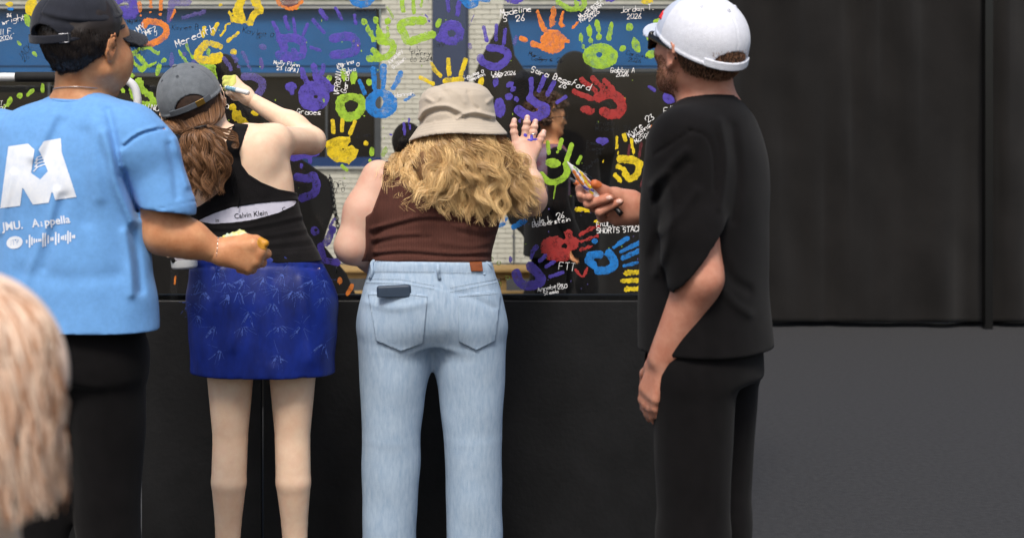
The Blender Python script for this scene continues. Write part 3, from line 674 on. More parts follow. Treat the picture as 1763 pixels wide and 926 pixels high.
# ---- hand lettering: a stroke alphabet on a 4 x 8 grid, baseline y=2
GL = {'a': '4534150403123242 4542', 'b': '0802 0415354332120302', 'c': '4515040312324243', 'd': '4842 4515040312324243', 'e': '0434443515040312424', 'f': '3828171502 0535', 'g': '4515040313334344 4541301000',
 'h': '0802 04153544 4442', 'i': '1512 1717', 'j': '25211001 2727', 'k': '0802 3503 1342', 'l': '1813122', 'm': '0502 041524 2422 24354442', 'n': '0502 0415354442', 'o': '1504031232434435150', 'p': '0500 0415354443321203',
 'r': '0502 04152535', 's': '4515043343321202', 't': '1813223 0636', 'u': '05031232434 4542', 'v': '052245', 'w': '0512243245', 'x': '0542 4502', 'y': '0522 4510', 'z': '05450242', 'q': '4515040312324244 4540',
 'A': '022842 1434', 'B': '0208283746350 0535444332020', 'C': '4738180603123243', 'D': '0208284744433202', 'E': '4808024 0535', 'F': '480802 0535', 'G': '47381806031232434524', 'H': '0802 4842 0545', 'I': '2822', 'J': '48484332120', 'K': '0802 4804 1542',
 'L': '080242', 'M': '0208244842', 'N': '02084248', 'O': '18060312324346381', 'P': '020838473605', 'R': '020838473605 2542', 'S': '4738180615354332120', 'T': '0848 2822', 'U': '080312324348', 'V': '082248', 'W': '0812253248', 'Y': '082548 2522', 'Z': '08480242',
 '0': '18060312324346381', '1': '172822', '2': '0718384602424', '3': '0838153543321202', '4': '380444 3832', '5': '480815354332120', '6': '38150312324334150', '7': '084822', '8': '1807353212041638184', "'": '2826', '.': '1222', '[': '28182232', ']': '28383222', '!': '2824 2222', ')': '28363422', ':': '2424 2222', '<': '1706050322434546373617', ',': '2211'}
def strokes(ch):
    out = []
    for s in GL.get(ch, '').split():
        pts = [(int(s[i]), int(s[i + 1])) for i in range(0, len(s) - 1, 2)]
        if len(pts) == 1: pts = pts * 2
        out.append(pts)
    return out
def write(txt, u, v, size, ang=0, w=1.7, ink='W', sx=1.0, slant=.12, seed=0):
    r = random.Random(hash_(txt) + seed); ca, sa = math.cos(R(ang)), math.sin(R(ang)); k = size / 6.6; w *= .6; x = 0; segs = []
    for ch in txt:
        if ch == ' ': x += 3.4 * sx; continue
        dy = r.uniform(-.5, .5); sc = r.uniform(.88, 1.12)
        for s in strokes(ch):
            pts = []
            for (a, b) in s:
                a = a * .82 * sc * sx + r.uniform(-.18, .18); b = (b - 2) * sc + dy + r.uniform(-.18, .18); a += b * slant
                px, py = (x + a) * k, -b * k
                pts.append((u + px * ca + py * sa, v - px * sa + py * ca))
            segs.append(smoothpath(pts, max(2, 3 * len(pts))))
        x += (2.4 if ch in "il1'.!:" else 4.7) * sx
    al = np.vstack(segs); lo = al.min(0) - 3; hi = al.max(0) + 3
    def fn(Q):
        d = np.full(len(Q), 1e9)
        for s in segs:
            lo_ = s.min(0) - 4; hi_ = s.max(0) + 4; m = np.all((Q > lo_) & (Q < hi_), axis=1)
            if m.any(): d[m] = np.minimum(d[m], pline(Q[m], s) - w / 2)
        return np.minimum(d, 5) + .15 * noise(Q, 1.1)
    rr = paint_grid(fn, lo, hi, .72)
    if rr is None: return
    q, F, f = rr; YY = PY - .0042 - np.clip(-f, 0, 1) * .0006
    V = np.stack([(q[:, 0] - 600) * YY / FPX, YY, CAMZ - (q[:, 1] - 253) * YY / FPX], 1)
    mk('signature', V, F[:, ::-1], M['ink_' + ink], panel, False)
def hash_(s): return sum(ord(c) * (i + 7) for i, c in enumerate(s))
Wt = [('26', 12, 30, 6, 5), ('wright', 4, 43, 11, 12), ('ll E.', 0, 60, 11, 5), ('2026', 0, 71, 8, 10), ('T.', 0, 181, 8), ('26', 0, 191, 8), ('AMY', 233, 62, 11, 35, 2), ('GOMEZ', 240, 68, 10, 25, 2), (':)', 264, 62, 7), ('Meredith', 304, 82, 14, 22, 2.2), ('NINO', 244, 189, 11, -5, 2),
      ('Molly Flynn', 471, 110, 7, -7), ("'23 [OPA]", 474, 120, 7, -7), ('Graoes', 511, 196, 10, -3, 1.8), ('Karina', 581, 118, 8, 18), ('Silva', 592, 128, 8, 18), ('<', 614, 114, 8, 0), ('VERONICA', 583, 164, 10, 82, 2), ('Garcia', 596, 161, 10, 80, 1.9), ('Ainsley', 671, 112, 8, 45), ('Gillian', 678, 120, 8, 40),
      ('Hannah', 680, 168, 8, 8), ('Louise <', 800, 136, 7, 18), ('Simpson', 806, 141, 7, 20), ('Madeline', 862, 28, 11, 9, 2.2), ("S  '26", 866, 38, 11, 4, 2.2), ('Libby', 846, 130, 7, 3), ('2026', 869, 130, 7, 3), ('miller', 848, 134, 6, 3),
      ('Sara Bessford', 913, 124, 12, -18, 2.2), ('26', 962, 150, 10, -12, 2), ('Mackenzie', 1000, 34, 9, 42, 2), ('Nicholson', 1001, 40, 9, 40, 2), ('2026', 1014, 37, 9, 40, 2), ('Jordan T.', 1068, 23, 10, 6), ('2026', 1080, 33, 9, 2), ('Gabby A', 1051, 125, 9, 0), ('2026', 1061, 132, 8, 2),
      ("Kyre '23", 1084, 237, 11, 38, 1.9), ('Wiggins', 1090, 239, 9, 35), ('McSpin', 1095, 247, 9, 35), ('El5', 1143, 196, 13, 4, 2), ('Sc', 1143, 209, 12, 4, 2), ("Jule L '26", 915, 388, 10, 14), ('Dobberstein', 917, 391, 9, 9), ('FROLY MORGAN', 1027, 390, 9, 1, 2), ('SHORTS STACK', 1027, 402, 9.5, 3, 2.3),
      ('ETT', 962, 464, 14, -2, 1.5), ('Annabelle', 926, 502, 8, 12), ('Steele', 936, 508, 7, 10), ("'26<", 958, 498, 8, 8)]
for a_ in Wt: write(*a_)
Kt = [('JACK', 36, 104, 11, 48), ('26', 42, 107, 9, 40), ('Mylen', 220, 42, 8, 12), ('Kaylee B', 296, 52, 9, 2), ('Kaylee <', 417, 57, 11, -8), ('Gr', 442, 67, 8), ('Chloe', 218, 88, 9, 25), ('Thompson', 610, 21, 7, 3), ('Emma', 458, 176, 8, -6), ('Taylor', 462, 182, 7, -4), ('Lily', 706, 90, 10, 5), ('Perry', 709, 98, 10, 5), ('CO 2024', 707, 107, 8, 3), ('Jay', 744, 82, 11, 5),
      ('Mary', 910, 96, 8, -12), ("Caigers '26", 915, 104, 8, -4), ('Caroline', 1078, 94, 8, -12), ('2026', 1082, 106, 8, -8), ('Arden', 1026, 216, 9, 0), ("Mitchell '26", 1025, 226, 9, 2), ('Emma', 1010, 250, 8), ('Sumner', 1009, 259, 8), ('26', 1026, 266, 7), ('Sasha', 1007, 296, 9, 40), ('Julian', 610, 238, 8, 5), ('ADEL', 568, 326, 11, 12), ("'26 <", 568, 334, 9, 8)]
for a_ in Kt: write(*(a_ + (0,) * (4 - len(a_)) if len(a_) == 4 else a_), w=1.3, ink='K')

# ---- white pipe rail between the panel and the people
RY = 4.35
pr = empty('pipe_rail', at(0, 900, RY), 'white bent pipe rail with a black foam sleeve, left of the panel writers', 'rail')
tube('pipe', [at(-260, 133, RY), at(-100, 133, RY), at(60, 133, RY), at(190, 133, RY), at(212, 136, RY), at(229, 147, RY), at(236, 166, RY), at(237, 200, RY), at(237, 400, RY), at(237, 1000, RY)], .0135, M['white_paint'], pr, 90, 14)
tube('foam_sleeve', [at(27, 133, RY), at(105, 133, RY), at(186, 133, RY)], .0165, M['black_foam'], pr, 10, 14)

# ------------------------------------------------------------------ people: shared builders
class Frame:                 # a head's own axes: x right, y forward (face), z up, in metres
    def __init__(s, o, yaw=0, pitch=0, roll=0, sc=1.0):
        s.o = np.array(o, float); s.M = rotm(yaw, pitch, roll); s.s = sc
    def loc(s, P): return (P - s.o) @ s.M / s.s
    def w(s, *p): return s.o + s.M @ (np.array(p, float) * s.s)
    def wrap(s, f): return lambda P: f(s.loc(P)) * s.s
    def box(s, lo, hi):
        c = np.array([s.w(x, y, z) for x in (lo[0], hi[0]) for y in (lo[1], hi[1]) for z in (lo[2], hi[2])])
        return c.min(0), c.max(0)
def ear_fn(side):
    q = S(); c = np.array([side * .078, -.012, -.008])
    q.add(ell(c + [side * .004, 0, 0], [.006, .015, .027], rotm(side * 18, 0, 0)), .003)
    hx = [(.000, .016, -.012), (.004, .018, .008), (.010, .013, .024), (.015, .000, .031), (.017, -.013, .026), (.017, -.019, .010), (.014, -.017, -.006), (.009, -.010, -.018), (.005, -.001, -.026), (.003, .008, -.026), (.002, .011, -.018)]
    chain(q, [c + [side * a, b, d] for a, b, d in hx], [.003] * 4 + [.0034] * 3 + [.0042, .0055, .0045, .003], .003)
    q.add(ell(c + [side * .004, .012, -.004], [.005, .005, .007]), .004)
    dip = ell(c + [side * .012, .003, -.003], [.007, .008, .013])
    return lambda P: smax(q(P), -dip(P), .004)
def head_fn(jaw=1.0, nose=1.0, cheek=0):
    s = S()
    s.add(ell([0, -.012, .03], [.077, .1, .088]), .01)
    s.add(ell([0, .03, -.03], [.062, .062, .083]), .03)
    s.add(ell([0, .066, .025], [.05, .03, .035]), .03)
    for q in (-1, 1):
        s.add(cap([q * .054 * jaw, .0, -.055], [q * .02, .066, -.1], .02, .014), .03)
        s.add(ell([q * .042, .06, -.022], [.022, .022, .018]), .02)
        s.add(cap([q * .012, .088, .012], [q * .042, .078, .012], .008, .006), .012)
    if cheek:
        for q in (-1, 1): s.add(ell([q * .05, .04, -.045], [.03, .045, .045]), .03)
    s.add(ell([0, .072, -.1], [.018, .016, .015]), .02)
    s.add(cap([0, .088, .0], [0, .108 * nose, -.034], .007, .0105), .012)
    for q in (-1, 1): s.add(ell([q * .012, .096, -.037], [.008, .009, .007]), .006)
    s.add(ell([0, .086, -.062], [.022, .012, .006]), .006); s.add(ell([0, .084, -.072], [.02, .012, .007]), .006)
    s0 = s
    sock = [ell([q * .032, .094, -.002], [.016, .014, .011]) for q in (-1, 1)]
    mouth = ell([0, .1, -.0668], [.022, .008, .0016])
    e1, e2 = ear_fn(1), ear_fn(-1)
    def f(P):
        d = s(P)
        for k in sock: d = smax(d, -k(P), .012)
        d = smax(d, -mouth(P), .003)
        d = smin(d, e1(P), .007); return smin(d, e2(P), .007)
    return f
def eyes(fr, par, irisc='hair_dark'):
    for q in (-1, 1):
        c = fr.w(q * .031, .078, -.001)
        solid('eye', ell(c, [.0115 * fr.s] * 3), c - .014, c + .014, .0012, M['eye'], par)
        c2 = fr.w(q * .031, .0868, -.001)
        solid('iris', ell(c2, [.0045 * fr.s] * 3), c2 - .006, c2 + .006, .0008, M[irisc], par)
def dome_shape(sc=(1, 1, 1), tilt=0.0, base=.012):
    r = np.array([.088 * sc[0], .108 * sc[1], .092 * sc[2]]); c = np.array([0, -.006, .028])
    def f(P): 
        e = ell(c, r)(P); q = ell(c, r * np.array([1.0, 1.0, .6]))(P)
        return np.where(P[:, 2] > c[2], e, np.maximum(ell(c, [r[0], r[1], r[2] * 3])(P), e - .012) * .8 )
    return f, c, r
def ball_cap(fr, par, m, strap_m, buckle_m, bx0=.030, sc=(1, 1, 1), slope=.05, opening=True, brim_m=None, brim_w=.075, brim_len=.075, eyelet='black_plastic', snap=False, brim_tilt=-.28, front_m=None, crush=None):
    sh, c, r = dome_shape(sc)
    base = lambda P: (P[:, 2] - (.012 - slope * 0 + P[:, 1] * -slope))      # lower edge plane, lower at the front if slope > 0
    def seams(P):
        a = np.arctan2(P[:, 0] - c[0], P[:, 1] - c[1]); k = np.abs(((a / (math.pi / 3)) + .0) % 1 - .5) * (math.pi / 3)
        rad = np.hypot(P[:, 0], P[:, 1] - c[1]); d = (math.pi / 6 - k) * rad
        return .0011 * np.exp(-(d / .0018) ** 2) - .0006 * np.exp(-((d - .005) / .0011) ** 2)
    def f(P):
        o = sh(P) + seams(P) * 1.0 - (crush(P) if crush else 0) - .0012 * noise(P, 38)
        d = np.maximum(o, -(sh(P) + .0085)); d = np.maximum(d, -base(P))
        d = np.minimum(d, np.maximum(np.abs(np.maximum(-base(P), 0) * 0 + sh(P) + .002) - .0045, np.abs(base(P) - .004) - .004) + 0)      # sweatband hem
        if opening:
            z0 = base(P); w = ((P[:, 0] / (.045 * sc[0])) ** 2 + (z0 / .042) ** 2) ** .5 - 1
            d = np.where(P[:, 1] < 0, np.maximum(d, -w * .04), d)
        return d
    lo, hi = fr.box((-.12, -.13, -.03), (.12, .13, .15))
    V, F = surface(fr.wrap(f), lo, hi, .0029)
    o = mk('cap', V, F, M[m], par)
    if front_m:
        o.data.materials.append(M[front_m]); L_ = fr.loc(V); ctr = L_[F].mean(1)
        o.data.polygons.foreach_set('material_index', (ctr[:, 1] > .028).astype(np.int32))
    b = lambda P: np.maximum(np.maximum(np.abs(np.hypot((P[:, 0]) / (r[0] + .001), (P[:, 1] - c[1]) / (r[1] + .001)) - 1) * r[0] - .0026, np.abs(base(P) - .009) - .0085), np.maximum(P[:, 1] + .0, np.abs(P[:, 0]) - .062))
    if opening:
        solid('strap', fr.wrap(b), *fr.box((-.1, -.13, -.02), (.1, .0, .06)), .0018, M[strap_m], o)
        # buckle
        ang = math.asin(bx0 / r[0]); byy = c[1] - (r[1] + .004) * math.cos(ang)
        T = np.array([math.cos(ang), math.sin(ang) * 1.0, 0]); T /= np.linalg.norm(T); zc = .012 + .009 - byy * slope
        cc = np.array([bx0, byy, zc]); up = np.array([0, 0, 1.])
        pts = [cc + T * a + up * b_ for a, b_ in ((-.010, -.009), (.010, -.009), (.010, .009), (-.010, .009), (-.010, -.009))]
        if buckle_m == 'brass':
            q = S(); nrm = np.cross(T, up); q.add(lambda P: np.max(np.abs(np.stack([(P - cc) @ T, (P - cc) @ up, (P - cc) @ nrm], 1)) - [.013, .0085, .0016], axis=1), 0)
            solid('buckle', fr.wrap(q), *around([fr.w(*cc)], .03), .0011, M['brass'], o)
        elif buckle_m:
            q = S(); chain(q, pts, [.0014] * 5, 0); q.add(cap(cc + up * -.009, cc + up * .009, .0011), 0)
            solid('buckle', fr.wrap(q), *around([fr.w(*cc)], .03), .001, M[buckle_m], o)
    zt = c[2] + r[2]
    solid('button', fr.wrap(ell([0, c[1], zt + .001], [.0075, .0075, .004])), *around([fr.w(0, c[1], zt)], .014), .0012, M[m], o)
    for k in range(6):
        a = (k) * math.pi / 3 + .0; e = .62
        p = np.array([math.sin(a) * r[0] * math.sin(e) * 1.0, c[1] + math.cos(a) * r[1] * math.sin(e), c[2] + r[2] * math.cos(e)])
        tq = S(); n_ = (p - c) / r ** 2; n_ /= np.linalg.norm(n_); t1 = np.cross(n_, [0, 0, 1.]); t1 /= np.linalg.norm(t1) + 1e-9; t2 = np.cross(n_, t1)
        ring = [p + n_ * .0006 + (t1 * math.cos(x) + t2 * math.sin(x)) * .0032 for x in np.linspace(0, 2 * math.pi, 9)]
        tube('eyelet', [fr.w(*x) for x in ring], .0011 * fr.s, M[strap_m if eyelet is None else eyelet], o, 17, 5, False)
    # visor: a curved plate in front
    def vis(P):
        y0 = c[1] + r[1] * np.sqrt(np.clip(1 - (P[:, 0] / r[0]) ** 2, 0, 1)) - .006
        t = np.clip((P[:, 1] - y0) / brim_len, 0, 1)
        zc_ = .014 - P[:, 1] * slope * 0 - slope * .1 + (P[:, 1] - y0) * brim_tilt - (P[:, 0] ** 2) * 3.8
        oval = np.hypot(P[:, 0] / brim_w, (P[:, 1] - (c[1] + r[1] - .03)) / (brim_len + .03)) - 1
        return np.maximum(np.maximum(np.abs(P[:, 2] - zc_) - .0024, oval * .06), y0 - P[:, 1]) * .9
    solid('visor', fr.wrap(vis), *fr.box((-.1, -.0, -.09), (.1, .21, .07)), .003, M[brim_m or m], o)
    return o
def hair_mesh(name, strands, r0, r1, mt, par, sides=2, tone=None, grad=0):
    n = strands.shape[1]; t = np.linspace(0, 1, n); rad = (r0 * (1 - t ** 2) + r1 * t ** 2)[None].repeat(len(strands), 0)
    V, F = tubes(strands, rad, sides)
    me = np_mesh(name, V, F); a = me.attributes.new('tone', 'FLOAT', 'POINT')
    tn = RNG.random(len(strands)) ** 1.5 if tone is None else tone
    tv = np.clip(tn[:, None] * (1 - grad * t[None]) + .65 * (1 - t[None]) ** 3, 0, 1) if grad else np.repeat(tn[:, None], n, 1)
    a.data.foreach_set('value', np.repeat(tv.ravel(), sides).astype(np.float32))
    return link(name, me, M[mt], par)
def fur(name, obj_VF, mask, n, length, direction, mt, par, r=.0004, segs=4, jit=.35, nrm=.6):
    V, F = obj_VF; ctr = V[F].mean(1); keep = np.where(mask(ctr))[0]
    Fk = F[keep]; a, b, c, d = (V[Fk[:, i]] for i in range(4)); N_ = np.cross(c - a, d - b); ar = np.linalg.norm(N_, axis=1); N_ /= ar[:, None] + 1e-12
    pick = RNG.choice(len(keep), n, p=ar / ar.sum()); s, t = RNG.random((2, n, 1))
    P0 = (a[pick] * (1 - s) + b[pick] * s) * (1 - t) + (d[pick] * (1 - s) + c[pick] * s) * t
    D = direction(P0) if callable(direction) else np.tile(np.array(direction, float), (n, 1))
    nn = N_[pick]; D = D - (D * nn).sum(1, keepdims=True) * nn
    D = D + nn * nrm + RNG.normal(0, jit, (n, 3)); D /= np.linalg.norm(D, axis=1, keepdims=True)
    L_ = length * RNG.uniform(.6, 1.2, (n, 1, 1)); tt = np.linspace(0, 1, segs)[None, :, None]
    St = P0[:, None, :] + D[:, None, :] * L_ * tt - nn[:, None, :] * L_ * .35 * tt ** 2
    return hair_mesh(name, St, r * 1.2, r * .4, mt, par)
def leg_body(s, hip, knee, ankle, toe, r=(.085, .055, .036)):
    hip, knee, ankle = map(np.array, (hip, knee, ankle)); cf = knee * .68 + ankle * .32 + [0, -.014, 0]
    s.add(cap(hip, knee, r[0], r[1] * .96), .03 if len(s.p) < 2 else .012); s.add(cap(knee, cf, r[1] * .98, r[1] * .97), .004); s.add(cap(cf, knee * .35 + ankle * .65, r[1] * .97, r[2] * 1.15), .006); s.add(cap(knee * .35 + ankle * .65, ankle, r[2] * 1.15, r[2]), .004); s.add(cap(ankle, toe, r[2], r[2] * .8), .03)
def shoe(par, ankle, direction, mt='white_plastic'):
    a = np.array(ankle, float); d = np.array([direction[0], direction[1], 0.]); d /= np.linalg.norm(d); heel = a * [1, 1, 0] - d * .05
    q = S(); q.add(cap(heel + [0, 0, .045], heel + d * .17 + [0, 0, .04], .042, .036), .02); q.add(ell(heel + d * .2 + [0, 0, .035], [.045, .045, .03]), .02); q.add(cap(heel + d * .03 + [0, 0, .05], a * [1, 1, 0] + [0, 0, .1], .04, .045), .03)
    g = lambda P: np.maximum(q(P), .012 - P[:, 2])
    o = solid('shoe', g, *around([heel - .07, heel + d * .28 + .09, a + .09], .02), .011, M[mt], par)
    s2 = lambda P: np.maximum(np.abs(P[:, 2] - .012) - .011, np.minimum(cap(heel, heel + d * .17, .046, .04)(P * [1, 1, 0]), ell(heel * [1, 1, 0] + d * .2, [.05, .05, .05])(P * [1, 1, 0])))
    solid('sole', s2, *around([heel - .07, heel + d * .28 + .07], .02), .010, M['white_plastic'], o)
def relaxed_hand(s, wrist, d, side, k=.006):     # d: direction the hand points; side: direction towards the thumb
    w = np.array(wrist, float); d = np.array(d, float); d /= np.linalg.norm(d); q = np.array(side, float); q -= d * (q @ d); q /= np.linalg.norm(q); n = np.cross(d, q)
    for i, ln in enumerate((.072, .08, .075, .058)):
        x = .026 - i * .0175; m = w + d * .09 + q * x; s.add(cap(w + q * x * .6, m, .017, .0115), .012)
        p = m + d * ln * .45 + n * .008; e = p + d * ln * .32 + n * .016; f = e + d * ln * .2 + n * .014
        chain(s, [m, p, e, f], [.0095, .0088, .0078, .0068], k)
    t = w + d * .03 + q * .03; t2 = t + d * .035 + q * .022 + n * .01; t3 = t2 + d * .03 + q * .004 + n * .012
    s.add(cap(w + d * .01 + q * .01, t, .018, .014), .012); chain(s, [t, t2, t3], [.013, .0105, .008], k)
def project_on(bvh, uv, off=.0015, Y=3.4):        # lay flat print onto cloth as seen square on
    out = []
    o = Vector((0, 0, CAMZ))
    for u, v in uv:
        p = Vector(at(u, v, Y)); d = (p - o).normalized(); h = bvh.ray_cast(o, d)
        out.append(tuple((h[0] - d * off) if h[0] is not None else (p)))
    return np.array(out)
def bvh_of(V, F): return BVHTree.FromPolygons([tuple(v) for v in V], [tuple(f) for f in F])
def text_uv(txt, u, v, size, ang, bold=.0, sx=1.0, shear=0):
    c = bpy.data.curves.new('t', 'FONT'); c.body = txt; c.size = size; c.offset = bold; c.resolution_u = 3
    o = bpy.data.objects.new('t', c); COL.objects.link(o); bpy.context.view_layer.update()
    me = o.evaluated_get(bpy.context.evaluated_depsgraph_get()).to_mesh()
    V = [(p.co.x * sx + p.co.y * shear, p.co.y) for p in me.vertices]; F = [tuple(f.vertices) for f in me.polygons]
    bpy.data.objects.remove(o); bpy.data.curves.remove(c)
    ca, sa = math.cos(R(ang)), math.sin(R(ang))
    return [(u + x * ca - y * sa, v - x * sa - y * ca) for x, y in V], F

# ------------------------------------------------------------------ the man in the sky blue t-shirt
GY = 3.4; gk = GY / FPX
def g(u, v, d=0.0): return at(u, v, GY + d)
man_b = empty('person', (g(118, 400)[0], GY, 0), 'person in a sky blue printed t-shirt and black cap, seen from behind, reaching right', 'person')
fr = Frame(g(151, 77), yaw=34, pitch=-2, roll=3, sc=1.13)
frc = Frame(g(139, 68), yaw=34, pitch=9, roll=2, sc=1.15)
body = S(); body.add(near(fr.wrap(head_fn(1.12, .85, 1)), fr.o, .19), 0)
body.add(cap(fr.w(0, -.02, -.03), g(133, 196, .02), .057, .064), .035)
def sec(u, v, rx, ry, d=0): p = g(u, v, d); return (p[0], p[1], p[2], rx, ry)
tors = [sec(136, 172, .07, .05), sec(134, 192, .12, .065), sec(128, 214, .155, .075), sec(120, 245, .165, .08), sec(114, 300, .145, .085), sec(114, 380, .145, .085), sec(122, 450, .15, .09), sec(122, 560, .15, .1)]
body.add(loft(tors, yaw=22), .04)
RS, RE, RW = g(262, 243, -.05), g(279, 402, -.04), g(380, 434, -.02)
body.add(cap(RS, RE, .052, .047), .01); body.add(cap(RE, g(325, 410, -.035), .05, .046), .03); body.add(cap(g(315, 409, -.035), RW, .046, .029), .03)
LS, LE, LW = g(-22, 243, .08), g(-45, 400, .1), g(-30, 540, .0)
body.add(cap(LS, LE, .054, .045), .03); body.add(cap(LE, LW, .043, .028), .02); relaxed_hand(body, LW, (.1, -.1, -1), (0.3, 1, 0))
pel = g(122, 600)
for q, (kx, ax) in ((-1, (60, 50)), (1, (185, 200))):
    hip = pel + [q * .09, 0, 0]; kn = np.array([g(kx, 0)[0], GY + .02, .5]); an = np.array([g(ax, 0)[0], GY, .09])
    leg_body(body, hip, kn, an, an + [.03 * q, .12, -.05])
lo, hi = around([g(-110, -60, -.3), g(410, 470, .3)], .0); lo[2] = 0.0
V, F = surface(body, lo, hi, .0063)
bo = mk('body', V, F, M['skin_tan'], man_b); gVF = (V, F)
eyes(fr, bo)
# right hand: loose fist over a folded wipe, thumb on top
h = S()
h.add(cap(g(362, 430, -.02), RW, .031, .029), .01)
kn = [(436, 420, -.055), (447, 434, -.05), (441, 449, -.045), (428, 460, -.035)]
for i, k_ in enumerate(kn):
    m_ = g(*k_); h.add(cap(g(384, 426 + i * 5, -.025), m_, .021, .0145), .02)
    a1 = g(k_[0] + (14, 12, 10, 6)[i], k_[1] + 3, k_[2] + .028); a2 = g(k_[0] + (2, 4, 2, -2)[i], k_[1] + 6, k_[2] + .052); a3 = g(k_[0] - 16, k_[1] + 4, k_[2] + .05)
    chain(h, [m_, a1, a2, a3], [.0135, .0118, .0105, .009], .005)
h.add(cap(g(398, 420, -.03), g(424, 412, -.03), .018, .014), .012); chain(h, [g(424, 412, -.03), g(441, 413, -.035), g(457, 419, -.045)], [.0135, .012, .0085], .006)
hv, hf = surface(h, *around([g(350, 395, -.1), g(480, 485, .08)], .01), .0022)
mk('hand', hv, hf, M['skin_tan'], bo)
tp = g(457, 419, -.047)
M['ochre_paint'] = mat('ochre_paint_stain', lin(200, 140, 40), .5, .1, 60)
solid('paint_stain', lambda P: np.maximum(h(P) - .0007, np.maximum(ell(tp, [.026, .03, .017])(P), P[:, 0] * 0 - 1) + .002 * noise(P, 300)), *around([tp], .03), .0015, M['ochre_paint'], bo)
# paint wipe pinched in the fist
M['wipe'] = mat('painted_paper_wipe', lin(168, 208, 224), .8, .1, 60, col2=lin(232, 214, 60), bump=.6, bscale=80)
wq = empty('paper_wipe', g(410, 408), 'crumpled yellow and pale blue paper wipe pinched in the fist of the blue shirt person', 'wipe')
wf = lambda P: np.maximum(ell(g(408, 409, .006), [.034, .011, .0125])(P), -1) + .0025 * noise(P, 170) 
wp = S(); wp.add(ell(g(400, 411, .008), [.03, .014, .014]), 0); wp.add(ell(g(412, 406, .01), [.026, .012, .013]), .004); wp.add(ell(g(424, 408, .005), [.016, .012, .009]), .004)
solid('wipe', lambda P: wp(P) + .0028 * noise(P, 150) + .0014 * noise(P, 400), *around([g(380, 395), g(440, 425)], .03), .0016, M['wipe'], wq)
# bracelet
bq = empty('bracelet', g(376, 430), 'thin bead bracelet of pale and dark beads on the wrist of the blue shirt person', 'bracelet')
c0 = g(373, 432, -.02); ax = (RW - RE); ax /= np.linalg.norm(ax); ax = ax + np.array([.0, 0, .22]); ax /= np.linalg.norm(ax); e1 = np.cross(ax, (0, 1, 0)); e1 /= np.linalg.norm(e1); e2 = np.cross(ax, e1)
for i in range(34):
    a_ = i * 2 * math.pi / 34; c_ = c0 + (e1 * math.cos(a_) + e2 * math.sin(a_)) * .0335
    me_ = None
    o = mk('bead', *tubes(np.array([[c_ + np.cross(ax, (c_ - c0)) * .09 * s_ for s_ in (-1, -.6, 0, .6, 1)]]), np.array([[.0006, .0022, .0027, .0022, .0006]]) , 8), M['silver' if i % 2 else 'seam_grey'], bq)
# t-shirt
sh = S()
SHR = [sec(139, 160, .060, .045, .0), sec(138, 166, .085, .055), sec(137, 172, .105, .062, .0), sec(134, 182, .15, .08), sec(128, 196, .19, .092), sec(122, 215, .215, .103), sec(118, 245, .222, .115), sec(117, 300, .212, .125), sec(118, 380, .208, .125), sec(122, 450, .216, .13), sec(123, 506, .224, .135), sec(124, 565, .23, .14)]
sh.add(loft(SHR, yaw=20, n=2.25), 0)
sh.add(cap(g(225, 232, -.03), g(256, 262, -.05), .064, .064), .07); sh.add(cap(g(256, 262, -.05), g(284, 356, -.05), .064, .079), .04)
sh.add(cap(g(-5, 235, .07), g(-30, 345, .09), .072, .08), .04)
FL = [(-6, 7, [(186, 190), (196, 235), (205, 275), (215, 315), (238, 372)]), (8, 9, [(178, 230), (190, 275), (200, 320), (226, 380)]), (-5, 5, [(208, 302), (213, 296), (220, 318), (236, 362)]), (5, 5, [(208, 262), (212, 290), (209, 300)]),
      (-3.2, 2.4, [(214, 252), (228, 240), (246, 230), (268, 224), (284, 222)]), (2.2, 3, [(214, 246), (228, 234), (246, 225), (268, 219)]), (5, 10, [(92, 200), (72, 240), (58, 270)]), (-4, 10, [(105, 210), (88, 250), (75, 280)]),
      (4, 7, [(98, 330), (80, 390), (60, 440), (40, 500)]), (-4, 9, [(112, 340), (95, 400), (76, 460)]), (3, 6, [(0, 400), (10, 350), (22, 300)]), (4, 12, [(165, 215), (160, 270), (170, 340)]), (-4, 14, [(145, 230), (142, 300), (150, 380)]),
      (-4, 8, [(228, 400), (236, 440), (242, 500)]), (4, 8, [(215, 400), (222, 450), (226, 506)]), (4, 6, [(300, 240), (312, 280), (322, 320)]), (-3, 6, [(290, 250), (300, 300), (304, 340)]), (-2.5, 8, [(180, 185), (150, 182), (110, 190)]), (-1.5, 1.5, [(232, 364), (270, 360), (336, 346)]), (-2.4, 14, [(40, 470), (120, 480), (200, 474)])]
fo = folds(FL, gk, GY + .02, 1.5)
cut = lambda P: cap(g(279, 345, -.05), g(286, 460, -.045), .066, .072)(P)
cutL = lambda P: cap(g(-30, 330, .09), g(-42, 420, .1), .064, .066)(P)
endR = lambda P: -((P - g(284, 362, -.04)) @ np.array([.13, 0, .99])); endL = lambda P: -((P - g(-30, 360, .08)) @ np.array([-.1, 0, 1.]))
slv = S(); slv.add(cap(g(225, 232, -.03), g(256, 262, -.05), .064, .064), 0); slv.add(cap(g(256, 262, -.05), g(284, 356, -.05), .064, .079), .04); slvL = cap(g(-5, 235, .07), g(-30, 345, .09), .072, .08)
tl = loft(SHR, yaw=20, n=2.25)
def torso_only(P): return loft(SHR, yaw=20, n=2.25)(P)
neckhole = cap(g(138, 120, -.005), g(136, 173, .01), .061, .070)
